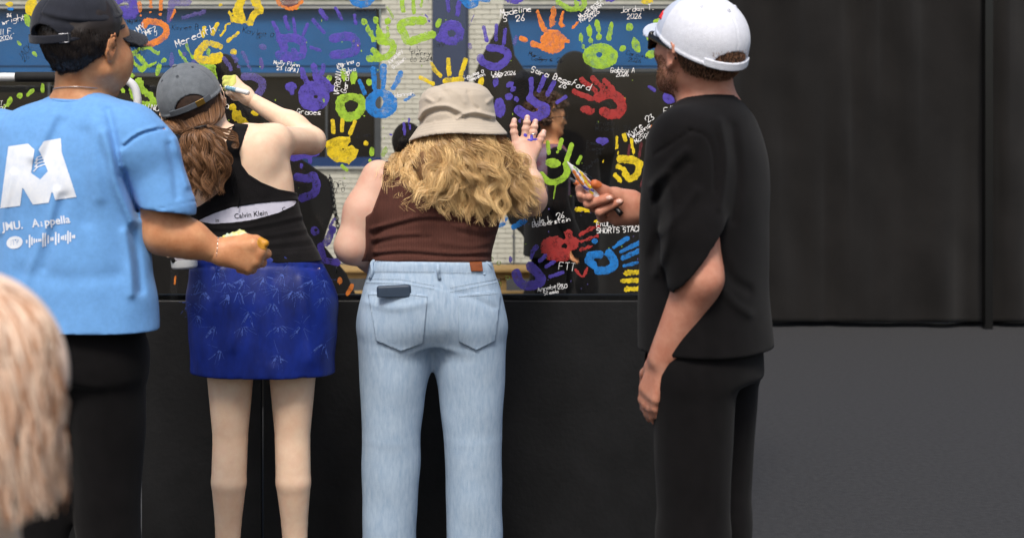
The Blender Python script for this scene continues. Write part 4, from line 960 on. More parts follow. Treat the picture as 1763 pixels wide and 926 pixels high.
def shirt(P):
    t_ = tl(P); X = P[:, 0]
    r_ = slv(P); r_ = np.maximum(np.maximum(r_, endR(P)), -cap(g(279, 345, -.05), g(288, 480, -.045), .058, .066)(P))
    l_ = np.maximum(np.maximum(slvL(P), endL(P)), -cap(g(-30, 330, .09), g(-42, 440, .1), .064, .066)(P))
    kk = np.interp(P[:, 2], [g(0, 330)[2], g(0, 260)[2]], [.012, .06])
    h_ = np.maximum(kk - np.abs(t_ - r_), 0) / kk; d = np.minimum(t_, r_) - h_ * h_ * kk * .25
    d = smin(d, l_, .03)
    d = d - fo(P) - .0022 * noise(P, 22) - .0012 * noise(P, 55)
    d = smax(d, -neckhole(P), .004)
    d = np.maximum(d, g(0, 562)[2] - P[:, 2])
    return d
lo, hi = around([g(-95, 150, -.3), g(375, 580, .3)], .0)
V, F = surface(shirt, lo, hi, .0045, 1.9)
shirt_o = mk('t_shirt', V, F, M['blue_shirt'], man_b)
bv = bvh_of(V, F)
# collar rib
ring = []
for a_ in np.linspace(0, 2 * math.pi, 41):
    o_ = Vector(g(137, 171, .005)); d_ = Vector((math.cos(a_), math.sin(a_), 0)); ring.append(np.array(o_ + d_ * .0695 + Vector((0, 0, -.012 * 0 + .010 * math.sin(a_) + .002))))
tube('collar', ring, .0055, M['blue_shirt'], shirt_o, 60, 8, False)
# necklace
ring = [g(137, 153, .0) + np.array([math.cos(a_) * .066, math.sin(a_) * .063, -.004 - .006 * math.sin(a_) ]) for a_ in np.linspace(0, 2 * math.pi, 41)]
nk = tube('necklace', ring, .0011, M['silver'], man_b, 80, 6, False)
# prints on the back of the shirt
def print_poly(name, pts, holes=(), h=1.2, off=.0016, rag=.12, extra=()):
    pts = np.array(pts, float)
    def fn(Q):
        d = poly2(Q, pts)
        for x in holes: d = np.maximum(d, -poly2(Q, x))
        for x in extra: d = np.minimum(d, pline(Q, x[1]) - x[0])
        return d + rag * noise(Q, 1.2)
    q, F, f = paint_grid(fn, pts.min(0) - 2, pts.max(0) + 2, h)
    mk(name, project_on(bv, q, off), F[:, ::-1], M['print_white'], shirt_o)
Z = lambda L_: [(x / 4.63, 200 + y / 4.63) for x, y in L_]
print_poly('shirt_emblem', Z([(66, 242), (222, 220), (275, 268), (248, 455), (320, 505), (382, 440), (358, 378), (336, 322), (308, 268), (350, 200), (484, 177), (492, 290), (610, 645), (440, 668), (415, 590), (388, 690), (262, 706), (180, 566), (160, 715), (2, 735)]),
           extra=[(.9, Z([(268, 440), (300, 405), (356, 385)])), (.8, Z([(276, 405), (300, 378), (348, 362)])), (.8, Z([(278, 375), (300, 350), (338, 340)])), (.7, Z([(284, 350), (300, 328), (326, 318)]))])
for t_, u_, v_, s_, an_, bo_, sx_ in (('JMU.', 5, 397, 19.5, 6, .5, .92), ('A', 56, 391.5, 19.5, 7, .5, .9), ('a', 70.5, 390, 18, 7.5, .4, .4), ('ppella', 77, 389, 19, 7.5, .4, 1.0)):
    uv, Fx = text_uv(t_, u_, v_, s_, an_, bo_, sx_)
    me = bpy.data.meshes.new('shirt_lettering'); me.from_pydata(project_on(bv, uv, .0018).tolist(), [], Fx); me.update(); link('shirt_lettering', me, M['print_white'], shirt_o)
cu, cv = 25, 417.5
arc = lambda a, y, w: [(cu + x, cv + y - (1 - (x / w) ** 2) * a - x * .1) for x in np.linspace(-w, w, 7)]
el = [(cu + 14 * math.cos(a), cv + 10.8 * math.sin(a) - 1.2 * math.cos(a)) for a in np.linspace(0, 2 * math.pi, 25)[:-1]]
thin = lambda pts, w: [(x, y - w) for x, y in pts] + [(x, y + w) for x, y in pts[::-1]]
print_poly('round_badge', el, [thin(arc(2.2, -2.0, 8.5), .75), thin(arc(2, 1.2, 7.6), .7), thin(arc(1.8, 4.2, 6.6), .6)], .8)
bars = [(46, 3), (51, 11), (55, 7), (59, 4), (63, 3), (67, 2.5), (70, 2.5), (74, 12), (78, 11.5), (83, 7), (88, 3), (91, 3), (96, 11), (101, 8), (106, 3), (109, 4), (113, 5), (117, 11), (121, 8), (125, 2.5), (128, 3)]
for x, hh in bars:
    yc = 416 - (x - 46) * .105
    print_poly('bar', [(x - 1.3, yc - hh), (x + 1.3, yc - hh - .2), (x + 1.3, yc + hh - .2), (x - 1.3, yc + hh)], h=.7, rag=.02)
# trousers and shoes
tr = S(); tr.add(loft([sec(122, 540, .17, .12), sec(122, 620, .195, .13), sec(122, 650, .19, .125)]), 0)
for q, (kx, ax) in ((-1, (60, 50)), (1, (185, 200))):
    hip = pel + [q * .09, 0, -.03]; kn = np.array([g(kx, 0)[0], GY + .02, .5]); an = np.array([g(ax, 0)[0], GY, .09])
    tr.add(cap(hip, kn, .105, .085), .03); tr.add(cap(kn, an, .085, .066), .004); shoe(man_b, an, (.3, 1))
solid('trousers', lambda P: np.maximum(tr(P) - .004 * noise(P, 25), .06 - P[:, 2]), *around([np.array([g(-60, 0)[0], GY - .25, .02]), g(300, 545, .25)], .0), .014, M['black_cotton'], man_b)
# short black hair and cap
hair = ell([0, -.016, .024], [.083, .105, .09])
def hairline(P):
    x, y, z = P[:, 0], P[:, 1], P[:, 2]
    e = ell([0, -.016, .022], [.084, .106, .105])(P)
    lower = -(z + .074 - np.clip((y + .07) * 1.15, 0, .2) + .0) ; side = y - .046
    return smax(smax(e, lower, .01), side, .008) + .0015 * noise(P, 160)
hV, hF = surface(fr.wrap(hairline), *fr.box((-.1, -.14, -.1), (.1, .08, .14)), .003)
ho = mk('hair', hV, hF, M['hair_black'], bo)
fur('hair_strands', (hV, hF), lambda c: fr.loc(c)[:, 2] < .03, 9000, .016, lambda P: np.tile(fr.M @ np.array([0, .15, -1.]), (len(P), 1)), 'hair_black', ho, .0005, 4, .09, .12)
fb = RNG.uniform(-1, 1, (140, 1)); 
st = np.array([[fr.w(.055 + .02 * a, .075 - .01 * a, .012), fr.w(.06 + .02 * a, .095, .004), fr.w(.066 + .02 * a, .112 + .02 * b_, -.002 + .02 * b_)] for a, b_ in RNG.uniform(-1, 1, (60, 2))])
hair_mesh('fringe', st, .0006, .0002, 'hair_black', ho)
cr = lambda P: .003 * np.exp(-((P[:, 2] - .055 + .3 * (P[:, 0] - .05)) / .008) ** 2) * (P[:, 0] > .0) - .0035 * np.exp(-((P[:, 2] - .045 + .3 * (P[:, 0] - .05)) / .007) ** 2) * (P[:, 0] > .0)
ball_cap(frc, bo, 'navy_twill', 'navy_twill', 'steel', bx0=.052, sc=(1.03, 1.04, 1.02), slope=-.10, crush=cr, brim_tilt=-.36, brim_len=.078, brim_w=.085, eyelet='black_cotton')

# ------------------------------------------------------------------ locks of hair
def lock(pts, n, w0, w1, amp=.0, wl=.07, segs=22, frizz=.002, flat=1.0, wmid=None):
    G = smoothpath(pts, segs); t = np.linspace(0, 1, segs); s = np.concatenate([[0], np.cumsum(np.linalg.norm(np.diff(G, axis=0), axis=1))])
    T = np.gradient(G, axis=0); T /= np.linalg.norm(T, axis=1, keepdims=True); A = np.cross(T, [0, 1., 0]); A /= np.linalg.norm(A, axis=1, keepdims=True) + 1e-6; B = np.cross(T, A)
    ph = RNG.uniform(0, 6.28); wl = wl * RNG.uniform(.8, 1.25); am = amp * RNG.uniform(.6, 1.3)
    a = am * np.minimum(1, t * 2.2)
    r = np.sqrt(RNG.random((n, 1))); th = RNG.uniform(0, 6.28, (n, 1))
    w = (w0 + (w1 - w0) * t) if wmid is None else np.interp(t, [0, .5, 1], [w0, wmid, w1])
    dph = RNG.normal(0, .42, (n, 1))
    ox = r * np.cos(th) * w[None] + a[None] * np.sin(s[None] * 6.283 / wl + ph + dph); oy = (r * np.sin(th) * w[None]) * flat + a[None] * .7 * np.cos(s[None] * 6.283 / wl + ph + dph)
    fz = frizz * np.sin(s[None] * RNG.uniform(60, 160, (n, 1)) + RNG.uniform(0, 6.28, (n, 1))) * t[None]
    ox = ox + fz; oy = oy + fz * .5
    P = G[None] + A[None] * ox[:, :, None] + B[None] * oy[:, :, None]
    cut = RNG.uniform(.82, 1, (n, 1)); tt = t[None] * cut; i = np.clip((tt * (segs - 1)).astype(int), 0, segs - 2); f = (tt * (segs - 1) - i)[..., None]; k = np.arange(n)[:, None]
    return P[k, i] * (1 - f) + P[k, i + 1] * f

# ------------------------------------------------------------------ the writer in the grey cap
WY = 4.30; wk = WY / FPX
def q2(u, v, d=0.0): return at(u, v, WY + d)
writer = empty('person', (q2(440, 0)[0], WY, 0), 'person in grey cap and black racerback top, writing on the panel with a raised hand', 'person')
fr2 = Frame(q2(333, 181, .0), yaw=-7, pitch=14, roll=-25, sc=1.12)
body = S(); body.add(near(fr2.wrap(head_fn(.9, .9)), fr2.o, .18), 0)
body.add(cap(fr2.w(0, -.015, -.04), q2(388, 246, -.005), .048, .055), .035)
def sec2(u, v, rx, ry, d=0): p = q2(u, v, d); return (p[0], p[1], p[2], rx, ry)
B2 = [sec2(396, 226, .08, .05), sec2(402, 240, .125, .075), sec2(408, 262, .155, .09), sec2(414, 300, .166, .1), sec2(418, 345, .17, .1), sec2(428, 390, .175, .1), sec2(437, 430, .195, .11), sec2(446, 470, .215, .13), sec2(450, 520, .228, .14), sec2(450, 590, .22, .13)]
body.add(loft(B2, n=2.3), .04)
sR, eR, wR = q2(472, 243, .0), q2(537, 243, .27), q2(432, 172, .36)
body.add(cap(q2(430, 240, -.01), sR, .05, .052), .04)
body.add(cap(sR, eR, .050, .043), .03); body.add(cap(eR, q2(500, 213, .3), .041, .040), .03); body.add(cap(q2(510, 220, .3), wR, .039, .0255), .03)
sL, eL, wL = q2(352, 262, .02), q2(300, 340, .08), q2(292, 360, -.12)
body.add(cap(sL, eL, .047, .04), .03); body.add(cap(eL, wL, .038, .026), .02); relaxed_hand(body, wL, (.3, -.2, -1), (1, -.4, 0))
for qq in (-1, 1):
    hip = q2(450, 560) + [qq * .1, 0, 0]; kn = np.array([hip[0], WY, .5]); an = np.array([hip[0] + qq * .01, WY + .0, .09]); leg_body(body, hip, kn, an, an + [0, .11, -.05], (.09, .058, .037)); shoe(writer, an, (.1 * qq, 1))
body.add(ell(q2(452, 262, -.07), [.045, .03, .06]), .05)
grooves = folds([(-3, 6, [(411, 262), (414, 290), (424, 330), (432, 400)])], wk, WY)
lo, hi = around([q2(230, 95, -.3), q2(590, 300, .45)], 0); lo[2] = 0
V, F = surface(lambda P: body(P) - grooves(P), lo, hi, .0062)
b2 = mk('body', V, F, M['skin_pale'], writer)
eyes(fr2, b2)
# the writing hand
h = S(); h.add(cap(wR, q2(424, 163, .365), .027, .025), .01)
kn4 = [(404, 136, .375), (401, 143, .36), (400, 150, .348), (402, 158, .34)]
for i, k_ in enumerate(kn4):
    m_ = q2(*k_); h.add(cap(q2(422, 160 + i * 3, .365 - .006 * i), m_, .018, .0125), .018)
    tip = [(389, 151, .43), (390, 155, .42), (392, 160, .405), (398, 165, .39)][i]; mid = [(388, 136, .41), (388, 144, .395), (390, 152, .375), (394, 160, .36)][i]
    chain(h, [m_, q2(*mid), q2(*tip)], [.0115, .0105, .0075], .005)
chain(h, [q2(420, 168, .385), q2(404, 168, .41), q2(393, 160, .425)], [.014, .0115, .008], .006)
mk('hand', *surface(h, *around([q2(375, 120, .3), q2(440, 185, .47)], .0), .0022), M['skin_pale'], b2)
M['green_stain'] = mat('green_paint_stain', lin(176, 196, 84), .5, .1, 90, col2=lin(206, 190, 110))
solid('paint_stain', lambda P: np.maximum(h(P) - .0008, ell(q2(395, 141, .38), [.032, .06, .034])(P) + .004 * noise(P, 160)), *around([q2(375, 120, .3), q2(420, 165, .44)], .0), .0018, M['green_stain'], b2)
pen = empty('marker_pen', q2(406, 156, .4), 'white paint marker with teal end held in the raised hand of the grey cap writer', 'marker')
tube('barrel', [q2(389, 151, .35), q2(408, 155.5, .315), q2(424, 159.5, .29)], [.0075, .0085, .0085], M['white_plastic'], pen, 12, 12)
M['teal'] = mat('teal_label', lin(40, 110, 120), .4, .15, 120, col2=lin(150, 180, 210)); tube('label_band', [q2(391, 151.5, .346), q2(408, 155.5, .315)], [.0082, .0089], M['teal'], pen, 6, 12); tube('cap_end', [q2(423.5, 159.4, .291), q2(428, 160.6, .284)], [.009, .0075], M['white_plastic'], pen, 6, 12)
tube('nib', [q2(390, 151.2, .348), q2(384, 149.8, .36)], [.004, .002], M['black_plastic'], pen, 6, 8)
# black racerback top, white band showing under it
LENS = [(341, 380), (370, 367), (400, 357), (440, 351), (480, 347), (513, 345), (505, 354), (480, 366), (440, 377), (400, 383), (365, 385)]
TOP = [(388, 246), (397, 226), (404, 212), (428, 214), (419, 240), (412, 262), (416, 284), (428, 300), (450, 314), (480, 326), (514, 332), (560, 345), (600, 480), (250, 480), (270, 400), (316, 366), (345, 354), (376, 332), (390, 304), (394, 270)]
topr = outline(TOP, wk); lens = outline(LENS, wk)
ftop = folds([(2.5, 3, [(345, 392), (420, 392), (520, 372)]), (-2, 3, [(345, 398), (430, 399), (524, 380)]), (2, 3, [(350, 406), (440, 408), (528, 394)]), (-2, 3, [(350, 413), (440, 415), (530, 404)]), (2, 3, [(380, 422), (470, 420), (535, 412)]), (-2, 3, [(400, 430), (480, 428), (540, 422)]), (1.6, 2, [(341, 378), (400, 355), (514, 343)]), (1.6, 2, [(341, 387), (400, 385), (440, 379), (505, 357)]), (1.5, 1.6, [(417, 240), (411, 262), (414, 286), (427, 302), (450, 316), (512, 334)])], wk, WY)
SK = [sec2(437, 434, .205, .122), sec2(438, 445, .21, .127), sec2(442, 460, .218, .134), sec2(447, 480, .23, .143), sec2(450, 506, .242, .15), sec2(452, 560, .24, .152), sec2(453, 640, .232, .148)]
wskirt = loft([(a, b, c, d - .006, e - .006) for a, b, c, d, e in SK], n=2.3)
back = lambda P: P[:, 1] - (WY + .01)
solid('racerback_top', masked(lambda P: np.maximum(topr(P), q2(0, 448)[2] - P[:, 2]), lambda P: np.maximum(smin(body(P), wskirt(P) + .004, .01) - .0045 - ftop(P) - .001 * noise(P, 60), -np.maximum(lens(P), back(P)))), *around([q2(290, 205, -.2), q2(570, 452, .2)], .0), .0036, M['black_knit'], writer)
band = outline([(330, 386), (345, 368), (400, 347), (520, 335), (524, 356), (480, 376), (430, 388), (350, 394)], wk)
solid('white_band', masked(lambda P: np.maximum(band(P), back(P)), lambda P: body(P) - .0028), *around([q2(320, 330, -.2), q2(535, 400, .1)], .0), .0034, M['white_elastic'], writer)
Vb, Fb = surface(masked(back, lambda P: body(P) - .003), *around([q2(320, 330, -.2), q2(535, 400, .1)], .0), .005); bvb = bvh_of(Vb, Fb)
for t_, u_, v_, s_, an_ in (('Calvin Klein', 403.5, 376.5, 12.2, 6.5), ('in', 371, 382.6, 9, 3), ('C', 486, 364, 10, 10)):
    uv, Fx = text_uv(t_, u_, v_, s_, an_, .06, .98); me = bpy.data.meshes.new('band_lettering'); me.from_pydata(project_on(bvb, uv, .0012, WY).tolist(), [], Fx); me.update(); link('band_lettering', me, M['ink_K'], writer)
for side in ((372, 232), (385, 226), (402, 216)), : tube('strap', [q2(371, 231, -.07), q2(385, 225, -.066), q2(404, 217, -.058)], .0022, M['black_cotton'], writer, 10, 6)
tube('tie', [q2(404, 296, -.115), q2(408, 318, -.118), q2(411, 340, -.115), q2(410, 358, -.113)], .002, M['black_cotton'], writer, 14, 6)
tube('tie', [q2(404, 296, -.115), q2(398, 312, -.12), q2(402, 334, -.12)], .002, M['black_cotton'], writer, 14, 6)
# blue skirt with pale scratched leaf pattern
fsk = folds([(-3.5, 2.2, [(318, 462), (400, 457), (480, 458), (552, 462)]), (-3, 3, [(372, 462), (366, 485), (360, 510)]), (3, 4, [(380, 462), (378, 480), (370, 520)]), (4, 8, [(420, 470), (410, 520), (400, 600)]), (-4, 8, [(470, 480), (475, 540), (470, 620)]), (4, 8, [(520, 480), (530, 540), (535, 620)]), (-2, 1.5, [(444, 440), (446, 500), (446, 620)])], wk, WY)
sk = loft(SK, n=2.3); skf = lambda P: np.maximum(np.maximum(sk(P) - fsk(P) - .002 * noise(P, 40), q2(0, 640)[2] - P[:, 2]), P[:, 2] - q2(0, 436.5)[2])
Vs, Fs = surface(skf, *around([q2(290, 425, -.25), q2(620, 650, .25)], .0), .006, 2.2); sko = mk('skirt', Vs, Fs, M['blue_nylon'], writer); bvs = bvh_of(Vs, Fs)
M['scratch'] = mat('pale_blue_print', lin(66, 90, 172), .6, .1, 60)
rs = random.Random(8)
for (cx, cy) in ((372, 466), (350, 500), (440, 500), (486, 468), (505, 500), (540, 480), (420, 478), (395, 505), (560, 510), (470, 520), (340, 540), (420, 560), (520, 560), (380, 600), (480, 610), (560, 590), (390, 485), (455, 475), (520, 500), (345, 480), (480, 495), (410, 500), (560, 480), (430, 535), (370, 560), (480, 560), (330, 520)):
    ln = []
    for _ in range(11):
        a = rs.uniform(0, 6.28) if rs.random() < .3 else rs.gauss(1.9, .6); l0, l1 = rs.uniform(2, 7), rs.uniform(12, 30); b_ = rs.uniform(-.3, .3)
        ln.append([(cx + math.cos(a + b_ * t) * (l0 + (l1 - l0) * t), cy + math.sin(a + b_ * t) * (l0 + (l1 - l0) * t)) for t in (0, .5, 1)])
    al = np.array(ln).reshape(-1, 2)
    def fn(Q, ln=ln):
        d = np.full(len(Q), 9.)
        for s_ in ln: d = np.minimum(d, pline(Q, s_) - .26)
        return np.maximum(d, (noise(Q, .9) - .7) * .6)
    r_ = paint_grid(fn, al.min(0) - 1, al.max(0) + 1, .8)
    if r_: mk('leaf_print', project_on(bvs, r_[0], .0014, WY), r_[1][:, ::-1], M['scratch'], sko)
# hair
e_h = lambda P: smax(smax(ell([0, -.014, .02], [.081, .104, .096])(P), P[:, 1] - .05, .01), -(P[:, 2] + .075 - np.clip((P[:, 1] + .07) * .8, 0, .2)), .02) + .002 * noise(P, 90)
hv_, hf_ = surface(fr2.wrap(e_h), *fr2.box((-.1, -.14, -.11), (.1, .09, .13)), .0035)
hair2 = mk('hair', hv_, hf_, M['hair_brown_under'], b2)
tie = q2(345, 219, -.155)
locks = []
for a in np.linspace(-1.65, 1.9, 44):
    st_ = fr2.w(.080 * math.sin(a), -.012 - .094 * math.cos(a), .006); md = fr2.w(.066 * math.sin(a * .8), -.03 - .093 * math.cos(a * .8), -.035 - .01 * abs(a))
    locks.append(lock([st_, md, tie + RNG.normal(0, .006, 3)], 34, .007, .004, .001, .08, 22, .0006, .5))
for i in range(50):
    x1 = RNG.uniform(-1.1, 1.1); ln_ = RNG.uniform(.55, 1.02) if abs(x1) > .6 else RNG.uniform(.8, 1.05)
    y_ = -.155 + RNG.uniform(-.03, .035)
    e_ = 218 + 128 * ln_
    locks.append(lock([tie, q2(347 + 28 * x1, 238, y_), q2(352 + 38 * x1, 275, y_), q2(350 + 35 * x1, 218 + 100 * ln_, y_ + .01), q2(350 + 30 * x1 + RNG.normal(0, 5), e_, y_ + .02)], 52, .003, .007, .011, .08, 26, .0016, 1, .011))
for i in range(5):
    locks.append(lock([tie, q2(362, 218, -.15), q2(385, 222 + 4 * i, -.14), q2(405, 230 + 3 * i, -.13), q2(409, 240 + 3 * i, -.125), q2(398, 250 + i, -.125)], 26, .003, .003, .002, .06, 24, .001))
for i in range(7):
    locks.append(lock([fr2.w(-.08, -.02 + .01 * i, .0), q2(284 + 3 * i, 212, -.1), q2(300 + 3 * i, 226 + i, -.12), q2(320, 224, -.15), tie], 22, .004, .004, .003, .06, 24, .0015))
allh = np.vstack([l if l.shape[1] == 26 else np.stack([np.stack([np.interp(np.linspace(0, 1, 26), np.linspace(0, 1, l.shape[1]), s_[:, c]) for c in range(3)], 1) for s_ in l]) for l in locks])
hair_mesh('ponytail', allh, .0006, .0003, 'hair_brown', hair2)
tube('hair_tie', [tie + np.array([math.cos(a) * .017, .0 + math.sin(a) * .015, .004 * math.cos(a)]) for a in np.linspace(0, 6.283, 13)], .0038, M['hair_black'], hair2, 30, 7, False)
cp2 = ball_cap(fr2, b2, 'grey_denim', 'seam_grey', 'brass', sc=(1.06, 1.04, 1.06), slope=.0, brim_tilt=-.35, brim_m='grey_denim', eyelet='seam_grey')
er = empty('earring', q2(395, 187), 'tiny silver hoop earring on the ear of the grey cap writer', 'earring')
ce = fr2.w(.086, -.012, -.042); tube('hoop', [ce + np.array([math.cos(a) * .006, math.sin(a) * .003, math.sin(a) * .006]) for a in np.linspace(0, 6.283, 11)], .0011, M['silver'], er, 22, 6, False)
# white bottle in the writer's lowered hand
bt = empty('bottle', q2(318, 470, -.15), 'white plastic bottle held upright at the hip of the grey cap writer', 'bottle')
ax0, ax1 = q2(318, 462, -.16), q2(311, 372, -.16); Lb = np.linalg.norm(ax1 - ax0); T = (ax1 - ax0) / Lb; A = np.cross(T, [0, 1, 0]); B = np.cross(T, A)
def lathe(name, prof, mt, par):
    n = 28; V_ = []
    for (t_, r_) in prof:
        for j in range(n): a = j * 2 * math.pi / n; V_.append(ax0 + T * t_ * Lb + (A * math.cos(a) + B * math.sin(a)) * r_)
    F_ = [(i * n + j, i * n + (j + 1) % n, (i + 1) * n + (j + 1) % n, (i + 1) * n + j) for i in range(len(prof) - 1) for j in range(n)]
    return mk(name, V_, np.array(F_)[:, ::-1], mt, par)
lathe('bottle_body', [(0, .001), (0, .030), (.0, .034), (.02, .039), (.05, .041), (.45, .041), (.62, .038), (.74, .028), (.8, .018), (.82, .001)], M['white_plastic'], bt)
lathe('base_ring', [(-.012, .001), (-.012, .027), (.003, .031), (.003, .001)], M['seam_grey'], bt)
M['bottle_label'] = mat('bottle_label', lin(214, 210, 212), .5, .1, 90, col2=lin(170, 160, 170)); lathe('bottle_label', [(.18, .0414), (.2, .0418), (.6, .0408), (.62, .0385)], M['bottle_label'], bt)
lathe('bottle_cap', [(.82, .001), (.82, .019), (.93, .019), (.94, .001)], M['white_plastic'], bt)

# ------------------------------------------------------------------ the person in the bucket hat
HY = 4.35; hk = HY / FPX
def b3(u, v, d=0.0): return at(u, v, HY + d)
hatter = empty('person', (b3(745, 0)[0], HY, 0), 'person with curly blonde hair, beige bucket hat and brown tank top, seen from behind', 'person')
fr3 = Frame(b3(787, 213), yaw=4, pitch=-4, roll=-3, sc=1.05)
body = S(); body.add(near(fr3.wrap(head_fn(.9, .9)), fr3.o, .18), 0)
body.add(cap(fr3.w(0, -.01, -.04), b3(766, 296, .0), .05, .06), .035)
def sec3(u, v, rx, ry, d=0): p = b3(u, v, d); return (p[0], p[1], p[2], rx, ry)
B3 = [sec3(765, 272, .09, .06), sec3(762, 284, .15, .08), sec3(758, 305, .19, .1), sec3(753, 350, .203, .115), sec3(748, 400, .190, .112), sec3(742, 445, .182, .112), sec3(742, 475, .2, .125), sec3(743, 510, .218, .138), sec3(744, 545, .205, .125), sec3(744, 585, .15, .09)]
body.add(loft(B3, n=2.3), .04)
sL, eL, wL = b3(652, 306, .0), b3(607, 424, -.03), b3(700, 446, .2)
body.add(cap(sL, (sL + eL) / 2 + [-.004, 0, 0], .058, .064), .03); body.add(cap((sL + eL) / 2 + [-.004, 0, 0], eL, .064, .055), .03); body.add(cap(eL, b3(640, 440, .06), .054, .05), .03); body.add(cap(b3(640, 440, .06), wL, .05, .034), .03)
relaxed_hand(body, wL, (.6, .5, .3), (0, .4, 1))
sR, eR, wR = b3(862, 306, .02), b3(912, 342, .22), b3(905, 286, .385)
body.add(cap(sR, eR, .058, .054), .03); body.add(cap(eR, b3(909, 318, .3), .054, .05), .03); body.add(cap(b3(909, 318, .3), wR, .05, .034), .03)
PD = .431
body.add(cap(wR, b3(904, 272, .425), .033, .026), .02)
for qq in (-1, 1):
    hip = b3(744, 600) + [qq * .115, 0, 0]; kn = np.array([hip[0] + qq * .01, HY, .5]); an = np.array([hip[0] + qq * .02, HY + .02, .09]); leg_body(body, hip, kn, an, an + [0, .11, -.05], (.1, .06, .04)); shoe(hatter, an, (.1 * qq, 1))
lo, hi = around([b3(540, 110, -.3), b3(990, 300, .0)], 0); lo[2] = 0; hi[1] = HY + PD - .006
V, F = surface(body, lo, hi, .0063)
b3o = mk('body', V, F, M['skin_rosy'], hatter); eyes(fr3, b3o)
# spread hand laid flat on the panel
h = S(); h.add(cap(b3(905, 284, .395), b3(904, 268, .425), .034, .026), .02)
fing = [((889, 250), (885, 228), (884, 217), (885.5, 207.5)), ((902, 244), (905, 222), (907, 211), (908, 202.5)), ((914, 246), (918, 228), (920, 218), (922, 209.5)), ((924, 255), (930, 241), (933, 234), (936, 227.5))]
for i, fpts in enumerate(fing):
    m_ = b3(*fpts[0], PD - .006); h.add(cap(b3(903 + (i - 1.5) * 5, 276, PD - .014), m_, .024, .0175), .018)
    r_ = [.0140, .0124, .0113, .0098]; chain(h, [m_, b3(*fpts[1], PD - .004), b3(*fpts[2], PD), b3(*fpts[3], PD + .002)], r_, .005)
    for j in (1, 2): h.add(ell(b3(*fpts[j], PD - .007), [.0136, .0095, .008]), .006)
chain(h, [b3(896, 272, .42), b3(881, 262, PD - .004), b3(870, 256, PD), b3(864, 250, PD + .002)], [.02, .015, .0125, .0095], .01)
hl = lambda P: h(P)
mk('hand', *surface(hl, *around([b3(850, 195, .34), b3(950, 300, .48)], .0), .0021), M['skin_rosy'], b3o)
M['violet_stain'] = mat('violet_paint_stain', lin(84, 70, 190), .5, .1, 90)
for cc, rr in (((904, 233), (.008, .02, .006)), ((915, 237), (.007, .02, .009)), ((912, 241), (.012, .02, .004)), ((920, 240), (.011, .02, .003))):
    c_ = b3(*cc, PD - .012); solid('paint_stain', lambda P: np.maximum(h(P) - .0008, ell(c_, rr)(P) + .002 * noise(P, 260)), *around([c_], .022), .0012, M['violet_stain'], b3o)
for i, fpts in enumerate(fing):
    c_ = b3(*fpts[3], PD - .004) + np.array([0, 0, -.001]); solid('fingernail', lambda P: np.maximum(h(P) - .0007, ell(c_, [.0075, .02, .009])(P)), *around([c_], .014), .001, M['nail'], b3o)
rg = empty('ring', b3(919, 236, PD), 'thin silver ring on the third finger of the hand laid on the panel', 'ring')
c_ = (b3(924, 237, PD - .002)); tube('band', [b3(917.5, 231, PD - .004) + np.array([math.cos(a) * .0142, math.sin(a) * .0142, .003 * math.cos(a)]) for a in np.linspace(0, 6.283, 15)], .0016, M['silver'], rg, 30, 6, False)
# brown ribbed tank
TK = [(668, 255), (692, 262), (700, 300), (740, 312), (800, 310), (836, 296), (850, 262), (872, 262), (862, 320), (862, 350), (900, 372), (900, 450), (600, 450), (610, 386), (640, 366), (650, 340), (658, 318), (660, 290), (664, 275)]
tk = outline(TK, hk)
ft = folds([(4, 4, [(640, 394), (690, 380), (730, 372), (800, 375), (850, 384)]), (-4, 4, [(642, 401), (690, 388), (730, 380), (800, 383), (848, 392)]), (3, 4, [(642, 412), (680, 404), (720, 402)]), (-3, 4, [(644, 420), (690, 411), (740, 409)]), (3.5, 4, [(646, 434), (700, 430), (780, 436), (840, 434)]), (-4, 3, [(646, 440), (700, 437), (780, 442), (840, 440)]), (3, 5, [(780, 388), (830, 396), (852, 392)]), (2, 2, [(657, 302), (658, 320), (651, 342), (641, 368)]), (-2.5, 4, [(790, 400), (830, 408), (850, 404)]), (2.5, 5, [(760, 418), (810, 424), (842, 418)])], hk, HY)
wide = loft([(a, b, c, d + .004, e + .002) for a, b, c, d, e in B3], n=2.3)
solid('tank_top', masked(lambda P: np.maximum(tk(P), b3(0, 449.5)[2] - P[:, 2]), lambda P: np.maximum(smin(wide(P), np.maximum(body(P), wide(P) - .03) - .002, .01) - .003 - ft(P) - .0008 * noise(P, 50), -1)), *around([b3(620, 262, -.2), b3(880, 455, .2)], .0), .0038, M['brown_rib'], hatter, 2)
